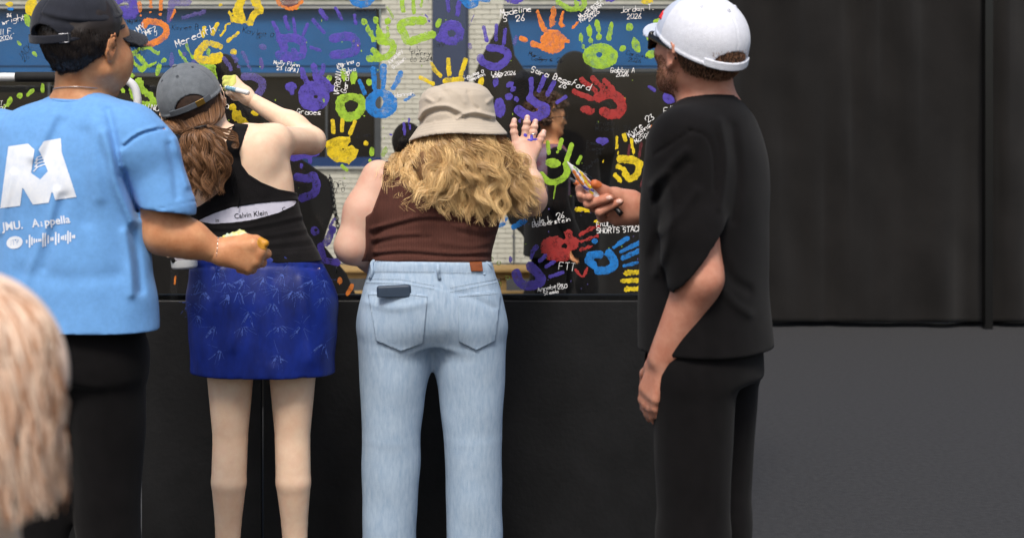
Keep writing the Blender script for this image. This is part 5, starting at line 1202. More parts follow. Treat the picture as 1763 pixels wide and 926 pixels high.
# jeans
J = [sec3(741, 446, .192, .122), sec3(742, 470, .206, .134), sec3(743, 500, .225, .15), sec3(743, 530, .234, .155), sec3(744, 560, .225, .145), sec3(744, 590, .18, .11)]
js = S(); js.add(loft(J, n=2.35), 0)
for qq in (-1, 1):
    hip = b3(744, 575) + [qq * .122, 0, 0]; kn = np.array([hip[0] + qq * .01, HY, .5]); an = np.array([hip[0] + qq * .02, HY + .02, .07]); js.add(cap(hip, kn, .120, .094), .05); js.add(cap(kn, an, .094, .088), .003)
fj = folds([(3.2, 11, [(640, 458), (700, 456), (745, 456)]), (3.2, 11, [(760, 456), (800, 457), (842, 459)]), (-1.8, 1.3, [(640, 470), (745, 470), (845, 473)]), (-1.5, 1.2, [(630, 482), (690, 483), (748, 494), (765, 500)]), (-1.5, 1.2, [(765, 500), (800, 493), (855, 483)]), (1.2, 2, [(630, 485), (690, 486), (748, 497), (765, 503), (800, 496), (855, 486)]),
            (2.5, 2.2, [(752, 472), (764, 500), (768, 560), (768, 620)]), (-2, 1.6, [(757, 472), (768, 500), (772, 560)]), (-3, 5, [(775, 500), (810, 512), (850, 530)]), (3, 6, [(630, 520), (680, 530), (740, 520)]), (-2, 1.2, [(632, 502), (690, 501), (734, 506)]), (-2, 1.2, [(800, 505), (855, 498)])], hk, HY)
jf = lambda P: np.maximum(np.maximum(js(P) - fj(P) - .0025 * noise(P, 32), P[:, 2] - b3(0, 447.5)[2] - .004 * np.sin((P[:, 0]) * 8)), .05 - P[:, 2])
lo, hi = around([b3(590, 440, -.25), b3(890, 480, .25)], 0); lo[2] = .03
Vj, Fj = surface(jf, lo, hi, .006, 2); jo = mk('jeans', Vj, Fj, M['denim'], hatter); bvj = bvh_of(Vj, Fj)
def on3(u, v, off): return project_on(bvj, [(u, v)], off, HY)[0]
for pts in ([(752, 447), (755, 472), (757, 480)], [(644, 449), (641, 466), (638, 480)]): tube('belt_loop', [on3(*pts[0], .003), on3(pts[1][0] - 1, pts[1][1] - 12, .012), on3(*pts[1], .011), on3(*pts[2], .002)], .0062, M['denim'], jo, 10, 6)
tube('belt_loop', [on3(829, 449, .003), b3(841, 453, -.07), b3(846, 463, -.06), b3(841, 471, -.06), on3(833, 472, .003)], .0035, M['denim'], jo, 16, 6)
def patch_uv(name, pts, off, mt, par, bv_, Y, h=1.5):
    q, F, f = paint_grid(lambda Q: poly2(Q, np.array(pts, float)), np.array(pts, float).min(0) - 2, np.array(pts, float).max(0) + 2, h)
    V_ = project_on(bv_, q, off, Y); o = mk(name, V_, F[:, ::-1], mt, par, True); s_ = o.modifiers.new('t', 'SOLIDIFY'); s_.thickness = .0022; return o
patch_uv('leather_patch', [(808, 450), (829, 450), (831, 467), (811, 467)], .003, M['leather'], jo, bvj, HY)
PK = [(634, 505), (690, 503), (736, 508), (728, 590), (690, 604), (648, 586)]; PK2 = [(788, 508), (830, 503), (862, 503), (852, 586), (820, 602), (790, 588)]
for P_ in (PK, PK2): patch_uv('back_pocket', P_, .0045, M['denim'], jo, bvj, HY, 2.5)
def stitch(pts, off=.0035, n=None, m_='dark_thread'):
    S_ = []
    for i in range(len(pts) - 1):
        L_ = math.dist(pts[i], pts[i + 1]); k = max(1, int(L_ / 2.6))
        for j in range(k):
            a = [pts[i][c] + (pts[i + 1][c] - pts[i][c]) * (j + .12) / k for c in (0, 1)]; b = [pts[i][c] + (pts[i + 1][c] - pts[i][c]) * (j + .75) / k for c in (0, 1)]
            P3 = project_on(bvj, [a, b], off, HY); S_.append(smoothpath(P3, 3))
    V_, F_ = tubes(np.array(S_), np.full((len(S_), 3), .0006), 4); tag(mk('stitching', V_, F_, M[m_], jo), kind='stuff')
stitch([(630, 480.5), (690, 481), (748, 492)]); stitch([(630, 487), (690, 487.5), (748, 498)]); stitch([(775, 496), (800, 491), (855, 481)]); stitch([(775, 503), (810, 496), (857, 486)]); stitch([(636, 508), (690, 506), (735, 511)], .008); stitch([(790, 511), (860, 506)], .008); stitch([(645, 450), (748, 449.5)]); stitch([(645, 468), (748, 468)]); stitch([(758, 450), (806, 451)]); stitch([(758, 469), (832, 471)])
ph = empty('phone', on3(679, 500, .004), 'dark slate phone sticking out of the left back pocket of the pale jeans', 'phone')
cph = on3(679, 516, .009); rb = lambda P: np.linalg.norm(np.maximum(np.abs((P - cph) @ np.array([[1, 0, .05], [0, 1, 0], [-.05, 0, 1]]).T) - [.0455, .0005, .038], 0), axis=1) - .0085
solid('phone_case', lambda P: np.maximum(rb(P), b3(0, 503)[2] - P[:, 2]), *around([cph], .075), .0022, M['phone_case'], ph)
# bucket hat
def crown(P):
    # local head frame, metres
    z = P[:, 2]; rx = np.interp(z, [-.01, .03, .075, .1, .12], [.119, .119, .113, .105, .093]); ry = rx * 1.06
    rho = (np.abs(P[:, 0] / rx) ** 2.2 + np.abs((P[:, 1] + .004) / ry) ** 2.2) ** (1 / 2.2)
    d = (rho - 1) * rx
    top = z - (.128 - .16 * (P[:, 0] ** 2 + P[:, 1] ** 2) / .01 * .12)
    return smax(d, top, .03)
fh = folds([(4.5, 3.6, [(722, 203), (728, 192), (745, 184), (768, 182), (785, 188), (800, 196)]), (-5, 4, [(724, 211), (735, 199), (752, 192), (770, 191), (784, 198)]), (4, 3.4, [(786, 206), (800, 197), (818, 193), (836, 197), (850, 201)]), (-4.5, 4, [(792, 214), (806, 205), (822, 202), (840, 206)]), (3, 3, [(748, 212), (770, 220), (790, 212)]), (-3.5, 3.5, [(735, 216), (760, 226), (786, 220)]), (3, 4, [(735, 170), (748, 176), (756, 168)]), (-2.5, 4, [(806, 160), (812, 180), (822, 188)]), (2.5, 4, [(840, 176), (850, 168)]), (2, 5, [(770, 150), (790, 160), (800, 175)]), (-2, 5, [(755, 150), (770, 165)]), (-2.5, 3, [(722, 224), (790, 238), (850, 222)])], hk, HY + .0)
def brim(P):
    rho = np.hypot(P[:, 0] / 1.0, (P[:, 1] + .004) / 1.06); z0 = -.005; t = (rho - .119) / .045
    zc = -.002 - .058 * np.clip(t, -.2, 1.3) + .004 * np.sin(np.arctan2(P[:, 1], P[:, 0]) * 3 + 1)
    st = .0005 * np.sin((rho - .119) * 900)
    return np.maximum(np.maximum(np.abs(P[:, 2] - zc) * .62 - .0027 - st * (t > .1), rho - .152), (.109 - rho))
def hat(Pw):
    P = fr3.loc(Pw) 
    c = crown(P) - fh(Pw) * 1.7 - .0018 * noise(Pw, 36)
    seam = .0012 * np.exp(-((P[:, 2] - .098 + .02 * (np.abs(P[:, 0]) / .1) ** 2) / .0016) ** 2)
    shell = np.maximum(np.maximum(c - seam, -(crown(P) - fh(Pw) * 1.7 + .0095)), -(P[:, 2] + .012))
    return np.minimum(shell, brim(P)) * .9
hh = solid('bucket_hat', hat, *fr3.box((-.185, -.195, -.06), (.185, .195, .16)), .0031, M['khaki_cotton'], b3o, 2.5)
# curly blonde hair over a darker underlayer
und = S(); und.add(ell(b3(787, 270, -.03), [.135, .11, .12]), 0); und.add(ell(b3(782, 308, -.09), [.125, .05, .075]), .05); und.add(ell(b3(845, 318, -.06), [.07, .06, .1]), .05); und.add(ell(b3(728, 285, -.06), [.06, .05, .05]), .05)
lo, hi = around([b3(640, 200, -.25), b3(930, 400, .15)], 0)
uo = solid('hair', lambda P: np.maximum(und(P) + .006 * noise(P, 60), P[:, 2] - fr3.w(0, 0, -.03)[2]), lo, hi, .005, M['hair_blonde_under'], b3o, 2)
LK = []; TN = []
def bl(i, n, a, end, amp, n_s=76):
    st_ = fr3.w(.10 * math.sin(a), -.105 * math.cos(a) + .0, -.012)
    u1, v1, d1 = end; m1 = fr3.w(.132 * math.sin(a), -.135 * math.cos(a), -.065)
    s2 = b3((unproj(m1[None])[0][0] + u1) / 2 + RNG.normal(0, 6), (unproj(m1[None])[1][0] + v1) / 2, 0) * [1, 0, 1]; s2[1] = (m1[1] + HY + d1) / 2 - .012
    k = lock([st_, m1, s2, b3(u1, v1, d1)], n_s, .010, .011, amp, RNG.uniform(.065, .11), 20, .0016, 1, .015); LK.append(k)
    base = np.clip(RNG.beta(.9, 1.15) + (.28 if a > .9 else 0), 0, 1); TN.append(np.clip(base + RNG.normal(0, .12, n_s), 0, 1))
for i in range(175):
    f_ = RNG.random(); a = -1.75 + 3.6 * f_
    u1 = 660 + 266 * f_ + RNG.normal(0, 8)
    bot = np.interp(u1, [655, 690, 740, 790, 850, 900, 935], [320, 352, 372, 388, 392, 384, 372])
    v1 = bot - abs(RNG.normal(0, 26)) if RNG.random() < .8 else bot - RNG.uniform(10, 110)
    v1 = max(v1, 285); dd = -.13 + .05 * abs(f_ - .5) * 2 + RNG.uniform(-.025, .03)
    if u1 > 870: dd = RNG.uniform(-.08, .02)
    bl(i, 1, a, (u1, v1, dd), RNG.uniform(.008, .018))
for i in range(26): bl(i, 1, RNG.uniform(-1.2, 1.2), (RNG.uniform(690, 870), RNG.uniform(300, 370), -.175 + RNG.uniform(-.01, .02)), RNG.uniform(.012, .02), 70)
for i in range(34):                # loose flyaway wisps
    f_ = RNG.random(); bl(i, 1, -1.75 + 3.6 * f_, (652 + 284 * f_ + RNG.normal(0, 12), RNG.uniform(270, 372), -.1 + RNG.uniform(-.05, .05)), RNG.uniform(.012, .026), 9)
hair_mesh('curls', np.vstack(LK),   .00058, .00028, 'hair_blonde', uo, 2, np.concatenate(TN), .45)

# ------------------------------------------------------------------ the bearded man in the white cap
MY = 3.30; mk_ = MY / FPX
def m4(u, v, d=0.0): return at(u, v, MY + d)
man_w = empty('person', (m4(1212, 0)[0], MY, 0), 'bearded person in a black t-shirt, white mesh cap and black sunglasses, holding paint markers', 'person')
fr4 = Frame(m4(1202, 86), yaw=-27, pitch=19, roll=-3, sc=1.1)
body = S(); body.add(near(fr4.wrap(head_fn(1.1, 1.05)), fr4.o, .19), 0)
body.add(cap(fr4.w(0, -.02, -.03), m4(1222, 196, .02), .064, .072), .035)
def sec4(u, v, rx, ry, d=0): p = m4(u, v, d); return (p[0], p[1], p[2], rx, ry)
B4 = [sec4(1222, 178, .08, .06), sec4(1222, 196, .15, .085), sec4(1220, 220, .19, .1), sec4(1216, 260, .2, .115), sec4(1214, 320, .195, .125), sec4(1212, 400, .18, .13), sec4(1212, 480, .18, .13), sec4(1214, 600, .185, .13)]
body.add(loft(B4, yaw=-58), .04)
sL, eL, wL = m4(1176, 246, -.13), m4(1204, 478, -.19), m4(1140, 620, -.12)
body.add(cap(sL, eL, .06, .05), .03); body.add(cap(eL, wL, .048, .031), .03); relaxed_hand(body, wL, (-.3, .3, -1), (-.5, 1, 0))
sR, eR, wR = m4(1262, 250, .2), m4(1200, 400, .32), m4(1108, 364, .24)
body.add(cap(sR, eR, .06, .05), .03); body.add(cap(eR, wR, .048, .034), .03); body.add(cap(wR, m4(1092, 362, .235), .031, .030), .01)
for qq, dx in ((-1, 0), (1, .03)):
    hip = m4(1214, 620) + np.array([.05 * qq, .08 * qq, 0]); kn = np.array([hip[0], hip[1], .5]); an = np.array([hip[0] + dx, hip[1], .09]); leg_body(body, hip, kn, an, an + [-.1, .05, -.05]); shoe(man_w, an, (-1, .5))
lo, hi = around([m4(1080, -60, -.3), m4(1420, 300, .45)], 0); lo[2] = 0
V, F = surface(body, lo, hi, .0063); bo4 = mk('body', V, F, M['skin_ruddy'], man_w); VF4 = (V, F); eyes(fr4, bo4)
lc = lambda c: fr4.loc(c)
beard = lambda c: (lambda L: (L[:, 2] < -.022 - .35 * np.clip(.03 - L[:, 1], 0, 1)) & (L[:, 2] > -.14) & (L[:, 1] > -.012 - .2 * (L[:, 2] + .12)) & (np.abs(L[:, 0]) < .1) & ~((np.abs(L[:, 0]) < .02) & (L[:, 2] > -.075) & (L[:, 2] < -.055)) & (np.linalg.norm(c - fr4.o, axis=1) < .17) & ((L[:, 2] > -.09) | (L[:, 1] > .0)))(lc(c))
fur('beard', VF4, beard, 7000, .008, lambda P: np.tile(fr4.M @ np.array([0, .2, -1.]), (len(P), 1)), 'hair_beard', bo4, .00034, 3, .5, .8)
hl4 = lambda P: smax(smax(ell([0, -.016, .022], [.081, .104, .1])(P), -(P[:, 2] + .045 - np.clip((P[:, 1] + .05) * .9, 0, .2)), .008), P[:, 1] - .03, .01) + .0012 * noise(P, 160)
hV4, hF4 = surface(fr4.wrap(hl4), *fr4.box((-.1, -.14, -.1), (.1, .08, .13)), .003); ho4 = mk('hair', hV4, hF4, M['hair_brown_under'], bo4)
fur('hair_strands', (hV4, hF4), lambda c: fr4.loc(c)[:, 2] < .035, 6000, .011, lambda P: np.tile(fr4.M @ np.array([0, -.1, -1.]), (len(P), 1)), 'hair_beard', ho4, .0004, 3, .3, .4)
cp4 = ball_cap(fr4, bo4, 'white_mesh', 'white_mesh', None, sc=(1.06, 1.06, 1.08), slope=-.22, opening=True, brim_m='pale_blue_cotton', front_m='pale_blue_cotton', brim_tilt=-.3, brim_len=.05, eyelet='white_mesh')
# red embroidery on the front panel
M['red_thread'] = mat('red_embroidery', lin(206, 40, 44), .7, .05, 90)
for i, pts in enumerate(([(-.078, .055, .058), (-.070, .066, .072)], [(-.070, .066, .058), (-.064, .074, .070)], [(-.066, .070, .056), (-.06, .08, .064)], [(-.058, .081, .056), (-.052, .086, .072)], [(-.048, .088, .056), (-.04, .093, .07)])):
    sh_, c_, r_ = dome_shape((1.06, 1.06, 1.08)); pr_ = []
    for p in pts: d_ = np.array(p) - c_; k = 1 / np.linalg.norm(d_ / r_); pr_.append(fr4.w(*(c_ + d_ * k * 1.012)))
    tube('embroidery', pr_, .0024, M['red_thread'], cp4, 6, 6)
# sunglasses
sg = empty('sunglasses', fr4.w(0, .1, 0), 'black wraparound sunglasses worn by the bearded person in the white cap', 'sunglasses')
M['lens'] = mat('dark_green_lens', lin(14, 22, 16), .08, .1, 30, spec=.7)
gf = S()
for q in (-1, 1):
    gf.add(cap([q * .07, .084, .010], [q * .083, -.004, .006], .0068, .0056), .004); gf.add(cap([q * .083, -.004, .006], [q * .081, -.024, -.012], .0036, .003), .004); gf.add(cap([q * .012, .1045, .018], [q * .07, .084, .017], .0042), .004)
    gf.add(cap([q * .012, .105, -.014], [q * .062, .092, -.021], .0032), .004); gf.add(cap([q * .070, .084, .017], [q * .064, .09, -.017], .0038), .004); gf.add(cap([q * .012, .1045, .018], [q * .010, .106, -.010], .003), .004)
gf.add(cap([-.011, .108, .012], [.011, .108, .012], .0032), .004)
solid('frame', fr4.wrap(gf), *fr4.box((-.095, -.04, -.03), (.095, .12, .03)), .0018, M['black_plastic'], sg)
for q in (-1, 1):
    ln4 = lambda P: np.maximum(np.abs(P[:, 1] - (.1065 - ((np.abs(P[:, 0]) - .01) ** 2) * 4.6)) - .0015, (np.hypot((np.abs(P[:, 0]) - .041) / .030, (P[:, 2] - .001) / .023) - 1) * .02)
    solid('lens', fr4.wrap(lambda P: np.maximum(ln4(P), -P[:, 0] * q)), *fr4.box((-.08, .06, -.03), (.08, .12, .03)), .0016, M['lens'], sg)
# t-shirt
sh4 = S(); SB = [sec4(1224, 164, .066, .062), sec4(1223, 172, .085, .07), sec4(1222, 182, .12, .08), sec4(1221, 196, .165, .095), sec4(1220, 220, .202, .11), sec4(1217, 260, .214, .13), sec4(1215, 320, .212, .142), sec4(1213, 400, .2, .148), sec4(1212, 500, .198, .148), sec4(1214, 600, .206, .15)]
tb4 = loft(SB, yaw=-58, n=2.25); sh4.add(tb4, 0); sh4.add(cap(m4(1176, 246, -.13), m4(1194, 400, -.17), .074, .078), .05); sh4.add(cap(m4(1194, 400, -.17), m4(1204, 480, -.19), .078, .074), .02); sh4.add(cap(m4(1262, 250, .2), m4(1225, 350, .29), .075, .07), .05)
F4 = folds([(4, 7, [(1240, 210), (1250, 280), (1240, 360)]), (-4, 8, [(1262, 220), (1270, 300), (1262, 380)]), (4, 8, [(1230, 480), (1262, 520), (1290, 540)]), (-4, 9, [(1235, 440), (1260, 480), (1288, 500)]), (-2.5, 3, [(1186, 225), (1215, 235), (1228, 270), (1230, 330)]), (5, 8, [(1150, 300), (1160, 350), (1150, 420), (1130, 470)]), (-5, 9, [(1135, 320), (1140, 380), (1125, 440)]), (5, 7, [(1180, 260), (1150, 290), (1125, 320)]), (-4, 7, [(1185, 280), (1155, 310), (1130, 345)]), (4, 8, [(1200, 330), (1170, 370), (1140, 400)]), (-3, 3, [(1130, 265), (1160, 245), (1190, 225)])], mk_, None, 1.5)
slv4 = S(); slv4.add(cap(m4(1176, 246, -.13), m4(1194, 400, -.17), .074, .078), 0); slv4.add(cap(m4(1194, 400, -.17), m4(1204, 480, -.19), .078, .074), .02); slr4 = cap(m4(1262, 250, .2), m4(1225, 350, .29), .075, .07)
nh4 = cap(m4(1208, 120, .0), m4(1221, 182, .02), .068, .076)
hemL = lambda P: -((P - m4(1178, 474, -.19)) @ np.array([-.8, 0, .6]))
def s4(P):
    t_ = tb4(P); l_ = np.maximum(np.maximum(slv4(P), hemL(P)), -cap(m4(1190, 420, -.17), eL + (eL - sL) * .2, .06, .062)(P))
    kk = np.interp(P[:, 2], [m4(0, 400)[2], m4(0, 270)[2]], [.01, .05]); h_ = np.maximum(kk - np.abs(t_ - l_), 0) / kk; d = np.minimum(t_, l_) - h_ * h_ * kk * .25
    d = smin(d, slr4(P), .05) - F4(P) - .0025 * noise(P, 24); d = smax(d, -nh4(P), .004)
    return np.maximum(d, m4(0, 598)[2] - P[:, 2])
V, F = surface(s4, *around([m4(1060, 150, -.35), m4(1400, 610, .45)], .0), .0055, 1.9); mk('t_shirt', V, F, M['black_cotton'], man_w)
tr = S(); tr.add(loft([sec4(1213, 580, .17, .125), sec4(1214, 650, .18, .13)], yaw=-58), 0)
for qq, dx in ((-1, 0), (1, .03)):
    hip = m4(1214, 620) + np.array([.05 * qq, .08 * qq, 0]); kn = np.array([hip[0], hip[1], .5]); an = np.array([hip[0] + dx, hip[1], .09]); tr.add(cap(hip, kn, .105, .082), .03); tr.add(cap(kn, an, .082, .066), .03)
solid('trousers', lambda P: np.maximum(tr(P) - .003 * noise(P, 25), .06 - P[:, 2]), *around([np.array([m4(1100, 0)[0], MY - .3, .03]), m4(1340, 575, .35)], .0), .015, M['black_cotton'], man_w)
# right hand holding the markers: palm to the camera, thumb on top
HD = .235
def hd(u, v, d=0): return m4(1105 + (u - 1105) * .97, 360 + (v - 360) * .88 - 9, HD + d)
h = S(); h.add(cap(wR, hd(1090, 370), .032, .032), .01)
for i, (u, v) in enumerate(((1052, 350), (1050, 362), (1052, 376), (1060, 390))): h.add(cap(hd(1088, 362 + 6 * i, .005), hd(u, v, .012), .024, .017), .025)
h.add(cap(hd(1085, 352, -.004), hd(1056, 342, -.012), .024, .019), .025)                 # ball of the thumb
chain(h, [hd(1058, 343, -.015), hd(1038, 336, -.03), hd(1022, 321, -.042)], [.0185, .0145, .0115], .01)
FG = [[(1046, 345, .014), (1014, 324, .018), (996, 330, .0), (996, 343, -.02)], [(1044, 356, .016), (1016, 338, .016), (1000, 348, -.006), (1012, 347, -.036)], [(1046, 370, .016), (1020, 366, .012), (1010, 360, -.022), (1048, 349, -.052)], [(1054, 385, .012), (1034, 388, .006), (1030, 376, -.028), (1066, 356, -.048)]]
RD = [[.0145, .0135, .0125, .0108]] * 3 + [[.013, .012, .0115, .0098]]
for f_, r_ in zip(FG, RD): chain(h, [hd(*p) for p in f_], r_, .005)
mk('hand', *surface(h, *around([hd(980, 310, -.09), hd(1115, 412, .06)], .0), .0021), M['skin_ruddy'], bo4)
for p, ax_ in ((FG[2][3], (-.9, .35)), (FG[3][3], (-.9, .3))):
    c_ = hd(p[0] - 1, p[1] - 1, p[2] - .006); solid('fingernail', lambda P: np.maximum(h(P) - .0008, ell(c_, [.0085, .012, .0055])(P)), *around([c_], .017), .001, M['nail'], bo4)
stn = mat('orange_stain', lin(206, 110, 60), .5, .1, 90); c_ = hd(1022, 322, -.042); solid('paint_stain', lambda P: np.maximum(h(P) - .0007, ell(c_, [.016, .03, .012])(P) + .002 * noise(P, 200)), *around([c_], .024), .0013, stn, bo4)
# paint covered palette knife shape: a flat white paint marker bundle
M['splat'] = mat('paint_splattered_white', lin(228, 226, 228), .4, .02, 30)
pk = empty('paint_pen', hd(1005, 315), 'white pointed squeeze pen smeared with orange, yellow and purple paint', 'pen')
A0, A1 = hd(972, 277, -.045), hd(1031, 352, -.03)
T = A1 - A0; Lp = np.linalg.norm(T); T = T / Lp; N_ = np.cross(T, [0, 1, 0]); N_ /= np.linalg.norm(N_)
def blade(P):
    s_ = (P - A0) @ T; w_ = np.interp(s_, [0, .02, .05, .09, .115, Lp], [.0008, .006, .0125, .0135, .009, .0085]); x = (P - A0) @ N_; y = P[:, 1] - (A0 + np.outer(np.clip(s_, 0, Lp), T))[:, 1]
    return np.maximum(np.hypot(x / w_, y / (w_ * .55 + .001)) * w_ * .6 - w_ * .6, np.maximum(-s_, s_ - Lp)) * .9
pb_ = solid('pen_body', blade, *around([A0, A1], .022), .0014, M['splat'], pk)
Vp, Fp = surface(blade, *around([A0, A1], .022), .002); bvp = bvh_of(Vp, Fp)
for kk, pts, w_ in (('O', [(984, 296), (992, 310), (1000, 322)], 5), ('Y', [(996, 297), (1004, 312), (1014, 328)], 4.4), ('P', [(994, 322), (1006, 330), (1018, 334)], 4), ('R', [(1002, 305), (1010, 316), (1016, 322)], 3.4), ('G', [(984, 287), (992, 296)], 3), ('P', [(988, 292), (996, 304)], 2.4), ('Y', [(1012, 334), (1018, 340)], 3), ('O', [(1004, 318), (1012, 330)], 2.4)):
    pts = [(1105 + (a - 1105) * .97, 360 + (b - 360) * .88 - 9) for a, b in pts]
    r_ = paint_grid(lambda Q: pline(Q, pts) - w_ / 2 + .7 * noise(Q, 1.4), np.array(pts, float).min(0) - 5, np.array(pts, float).max(0) + 5, .7)
    if r_:
        V_ = []; keep = np.ones(len(r_[0]), bool); o__ = Vector((0, 0, CAMZ))
        for ii, (u, v) in enumerate(r_[0]):
            p = Vector(at(u, v, MY)); d_ = (p - o__).normalized(); hit = bvp.ray_cast(o__, d_)
            if hit[0] is None: keep[ii] = False; V_.append((0, 0, 0))
            else: V_.append(tuple(hit[0] - d_ * .0008))
        Fk = r_[1][keep[r_[1]].all(1)]
        if len(Fk): mk('paint_smear', V_, Fk[:, ::-1], M['paint_' + kk], pk)
mm = empty('marker', hd(1030, 350), 'slim black capped marker crossing the palm of the bearded person', 'marker')
tube('barrel', [hd(1002, 300, -.02), hd(1030, 330, -.02), hd(1052, 362, -.02)], .0052, M['black_plastic'], mm, 10, 12); tube('marker_cap', [hd(1052, 360, -.03), hd(1069, 381, -.045)], .0075, M['black_plastic'], mm, 6, 14)
m2 = empty('marker', hd(990, 318), 'orange tipped brown marker held beside the white paint pen', 'marker')
tube('barrel', [hd(978, 310, .0), hd(992, 322, .0), hd(1010, 334, .004)], [.003, .0055, .006], M['seam_grey'], m2, 8, 10); M['orange_tip'] = mat('orange_tip', lin(220, 120, 70), .4, .1, 60); tube('band', [hd(986, 317, .0), hd(998, 326, .002)], .0066, M['orange_tip'], m2, 5, 10)

# ------------------------------------------------------------------ figures standing in for panel reflections, and one person close to the camera
def low_person(px, py_, Y, zk, yaw, label, hood=True, hs=1.0, height=None, shirt_m='black_cotton', hair_m=None, torso_end=None):
    c = at(px, py_, Y); root = empty('person', (c[0], Y, 0), label, 'person'); f = Frame(c, yaw=yaw, sc=hs)
    s = S(); s.add(near(f.wrap(head_fn()), c, .19), 0); nb = c + np.array([0, 0, -.2]); s.add(cap(c + [0, 0, -.05], nb, .052, .06), .03)
    z = c[2]
    sect = [(c[0], Y, z - .17, .08, .06), (c[0], Y, z - .22, .17, .09), (c[0], Y, z - .3, .19, .1), (c[0], Y, z - .5, .16, .1), (c[0], Y, z - .62, .15, .1), (c[0], Y, z - .78, .17, .11)]
    s.add(loft(sect, yaw=yaw), .04); rt = rotm(yaw)
    ar = []
    for q in (-1, 1):
        a = np.array([c[0], Y, z - .26]) + rt @ [q * .19, 0, 0]; b = a + rt @ [q * .03, .0, -.28]; d = b + rt @ [-q * .02, .1, -.22]
        s.add(cap(a, b, .05, .042), .03); s.add(cap(b, d, .04, .028), .02); relaxed_hand(s, d, (0, .1, -1), rt @ [-q * .3, 1, 0]); ar.append((a, b, d))
        hip = np.array([c[0], Y, z - .82]) + rt @ [q * .09, 0, 0]; kn = np.array([hip[0], hip[1], .48]); an = np.array([hip[0], hip[1], .09]); leg_body(s, hip, kn, an, an + rt @ [0, .11, -.05]); shoe(root, an, rt @ [0, 1, 0], 'black_plastic')
    lo = np.array([c[0] - .4, Y - .4, 0]); hi = np.array([c[0] + .4, Y + .4, z + .16]); bo = mk('body', *surface(s, lo, hi, .011), M['skin_tan'], root); eyes(f, bo)
    top = S(); top.add(loft([(a, b, cz, rx + .02, ry + .02) for a, b, cz, rx, ry in sect], yaw=yaw), 0)
    for a, b, d in ar:
        top.add(cap(a, b, .065, .058), .03)
        if hood: top.add(cap(b, d, .056, .045), .02)
    if hood:
        hd_ = f.wrap(lambda P: np.maximum(np.maximum(ell([0, -.015, .0], [.105, .125, .13])(P), -ell([0, .08, -.01], [.07, .1, .1])(P)), P[:, 1] - .07)); top.add(hd_, .03); top.add(cap(c + [0, 0, -.09 * hs], c + [0, 0, -.22], .085, .12), .04)
    solid('hoodie' if hood else 'shirt', lambda P: top(P) - .004 * noise(P, 20), lo, hi, .011, M[shirt_m], root)
    tr = S(); tr.add(loft([(c[0], Y, z - .72, .165, .115), (c[0], Y, z - .9, .175, .12)], yaw=yaw), 0)
    for q in (-1, 1):
        hip = np.array([c[0], Y, z - .84]) + rt @ [q * .09, 0, 0]; kn = np.array([hip[0], hip[1], .48]); an = np.array([hip[0], hip[1], .09]); tr.add(cap(hip, kn, .1, .075), .03); tr.add(cap(kn, an, .075, .06), .03)
    solid('trousers', lambda P: np.maximum(tr(P), .06 - P[:, 2]), lo, hi, .011, M['black_cotton'], root)
    return root, f, bo
GR = 'hooded figures added for dark reflections'
for px, py_, Y, yaw, lb in ((989, 126, 9.4, 12, 'added black hooded figure for a dark reflection, head against the right blue blind'), (383, 132, 7.9, -20, 'added black hooded figure for a dark reflection, just above the hand holding the marker pen'), (704, 242, 9.4, 30, 'added black hooded figure for a dark reflection, just left of the beige bucket hat')):
    r_, f_, b_ = low_person(px, py_, Y, 0, yaw, lb, hs=1.2 if px == 989 else 1.0); r_['group'] = GR  # made-up figures in place of dark silhouettes reflected in the panel
M['floral'] = mat('dimmed_floral_shirt', lin(110, 40, 50), .9, .1, 14, col2=lin(130, 122, 138))  # shirt colours darkened to the dimness of a reflection
r_, f_, b_ = low_person(946, 203, 8.7, 0, 84, 'curly haired person with glasses and floral shirt, added behind the panel for a faint reflection', hood=False, shirt_m='floral')  # figure stands in for a faint reflection in the panel
aw = S()
for q in (-1, 1):
    a_ = np.array([f_.o[0], 8.7, f_.o[2] - .26]) + rotm(84) @ [q * .19, 0, 0]; bb = a_ + rotm(84) @ [q * .03, .0, -.28]; dd_ = bb + rotm(84) @ [-q * .02, .1, -.22]; aw.add(cap(a_, bb, .072, .064), .0); aw.add(cap(bb, dd_ + (dd_ - bb) * .75, .06, .05), .02)
solid('sleeves', aw, f_.o - [.4, .4, .9], f_.o + [.4, .4, .0], .01, M['black_cotton'], r_)  # black sleeves added to keep the arms as dim as the reflection
aw = loft([(f_.o[0], 8.7, f_.o[2] - .5, .2, .15), (f_.o[0], 8.7, f_.o[2] - .9, .22, .16)], yaw=84); solid('long_skirt', lambda P: np.maximum(aw(P), np.abs(P[:, 2] - f_.o[2] + .78) - .34), f_.o - [.4, .4, 1.2], f_.o + [.4, .4, .0], .01, M['black_cotton'], r_)  # black skirt added so the lower figure stays dark like the reflection
cl = []
for i in range(420):
    d = RNG.normal(size=3); d[1] = d[1] if d[2] > .1 else -abs(d[1]); d /= np.linalg.norm(d)
    if d[2] < -.6 or (d[1] > .45 and d[2] < .35): continue
    a = f_.w(*(d * [.078, .1, .09] + [0, -.012, .03])); b = f_.w(*(d * [.13, .145, .135] + [0, -.02, .03]) )
    cl.append(lock([a, (a + b) / 2 + RNG.normal(0, .008, 3), b, b + RNG.normal(0, .012, 3)], 12, .006, .012, .01, .035, 16, .002))
hair_mesh('hair', np.vstack(cl), .0014, .0009, 'hair_dark', b_)
gq = S()
for q in (-1, 1):
    rr = [f_.w(q * .033 + math.cos(a) * .021, .106, .0 + math.sin(a) * .019) for a in np.linspace(0, 6.283, 13)]; tube('glasses_rim', rr, .002, M['black_plastic'], b_, 24, 6, False); tube('glasses_arm', [f_.w(q * .055, .104, .004), f_.w(q * .078, .05, .004), f_.w(q * .08, -.005, .0)], .002, M['black_plastic'], b_, 8, 6)
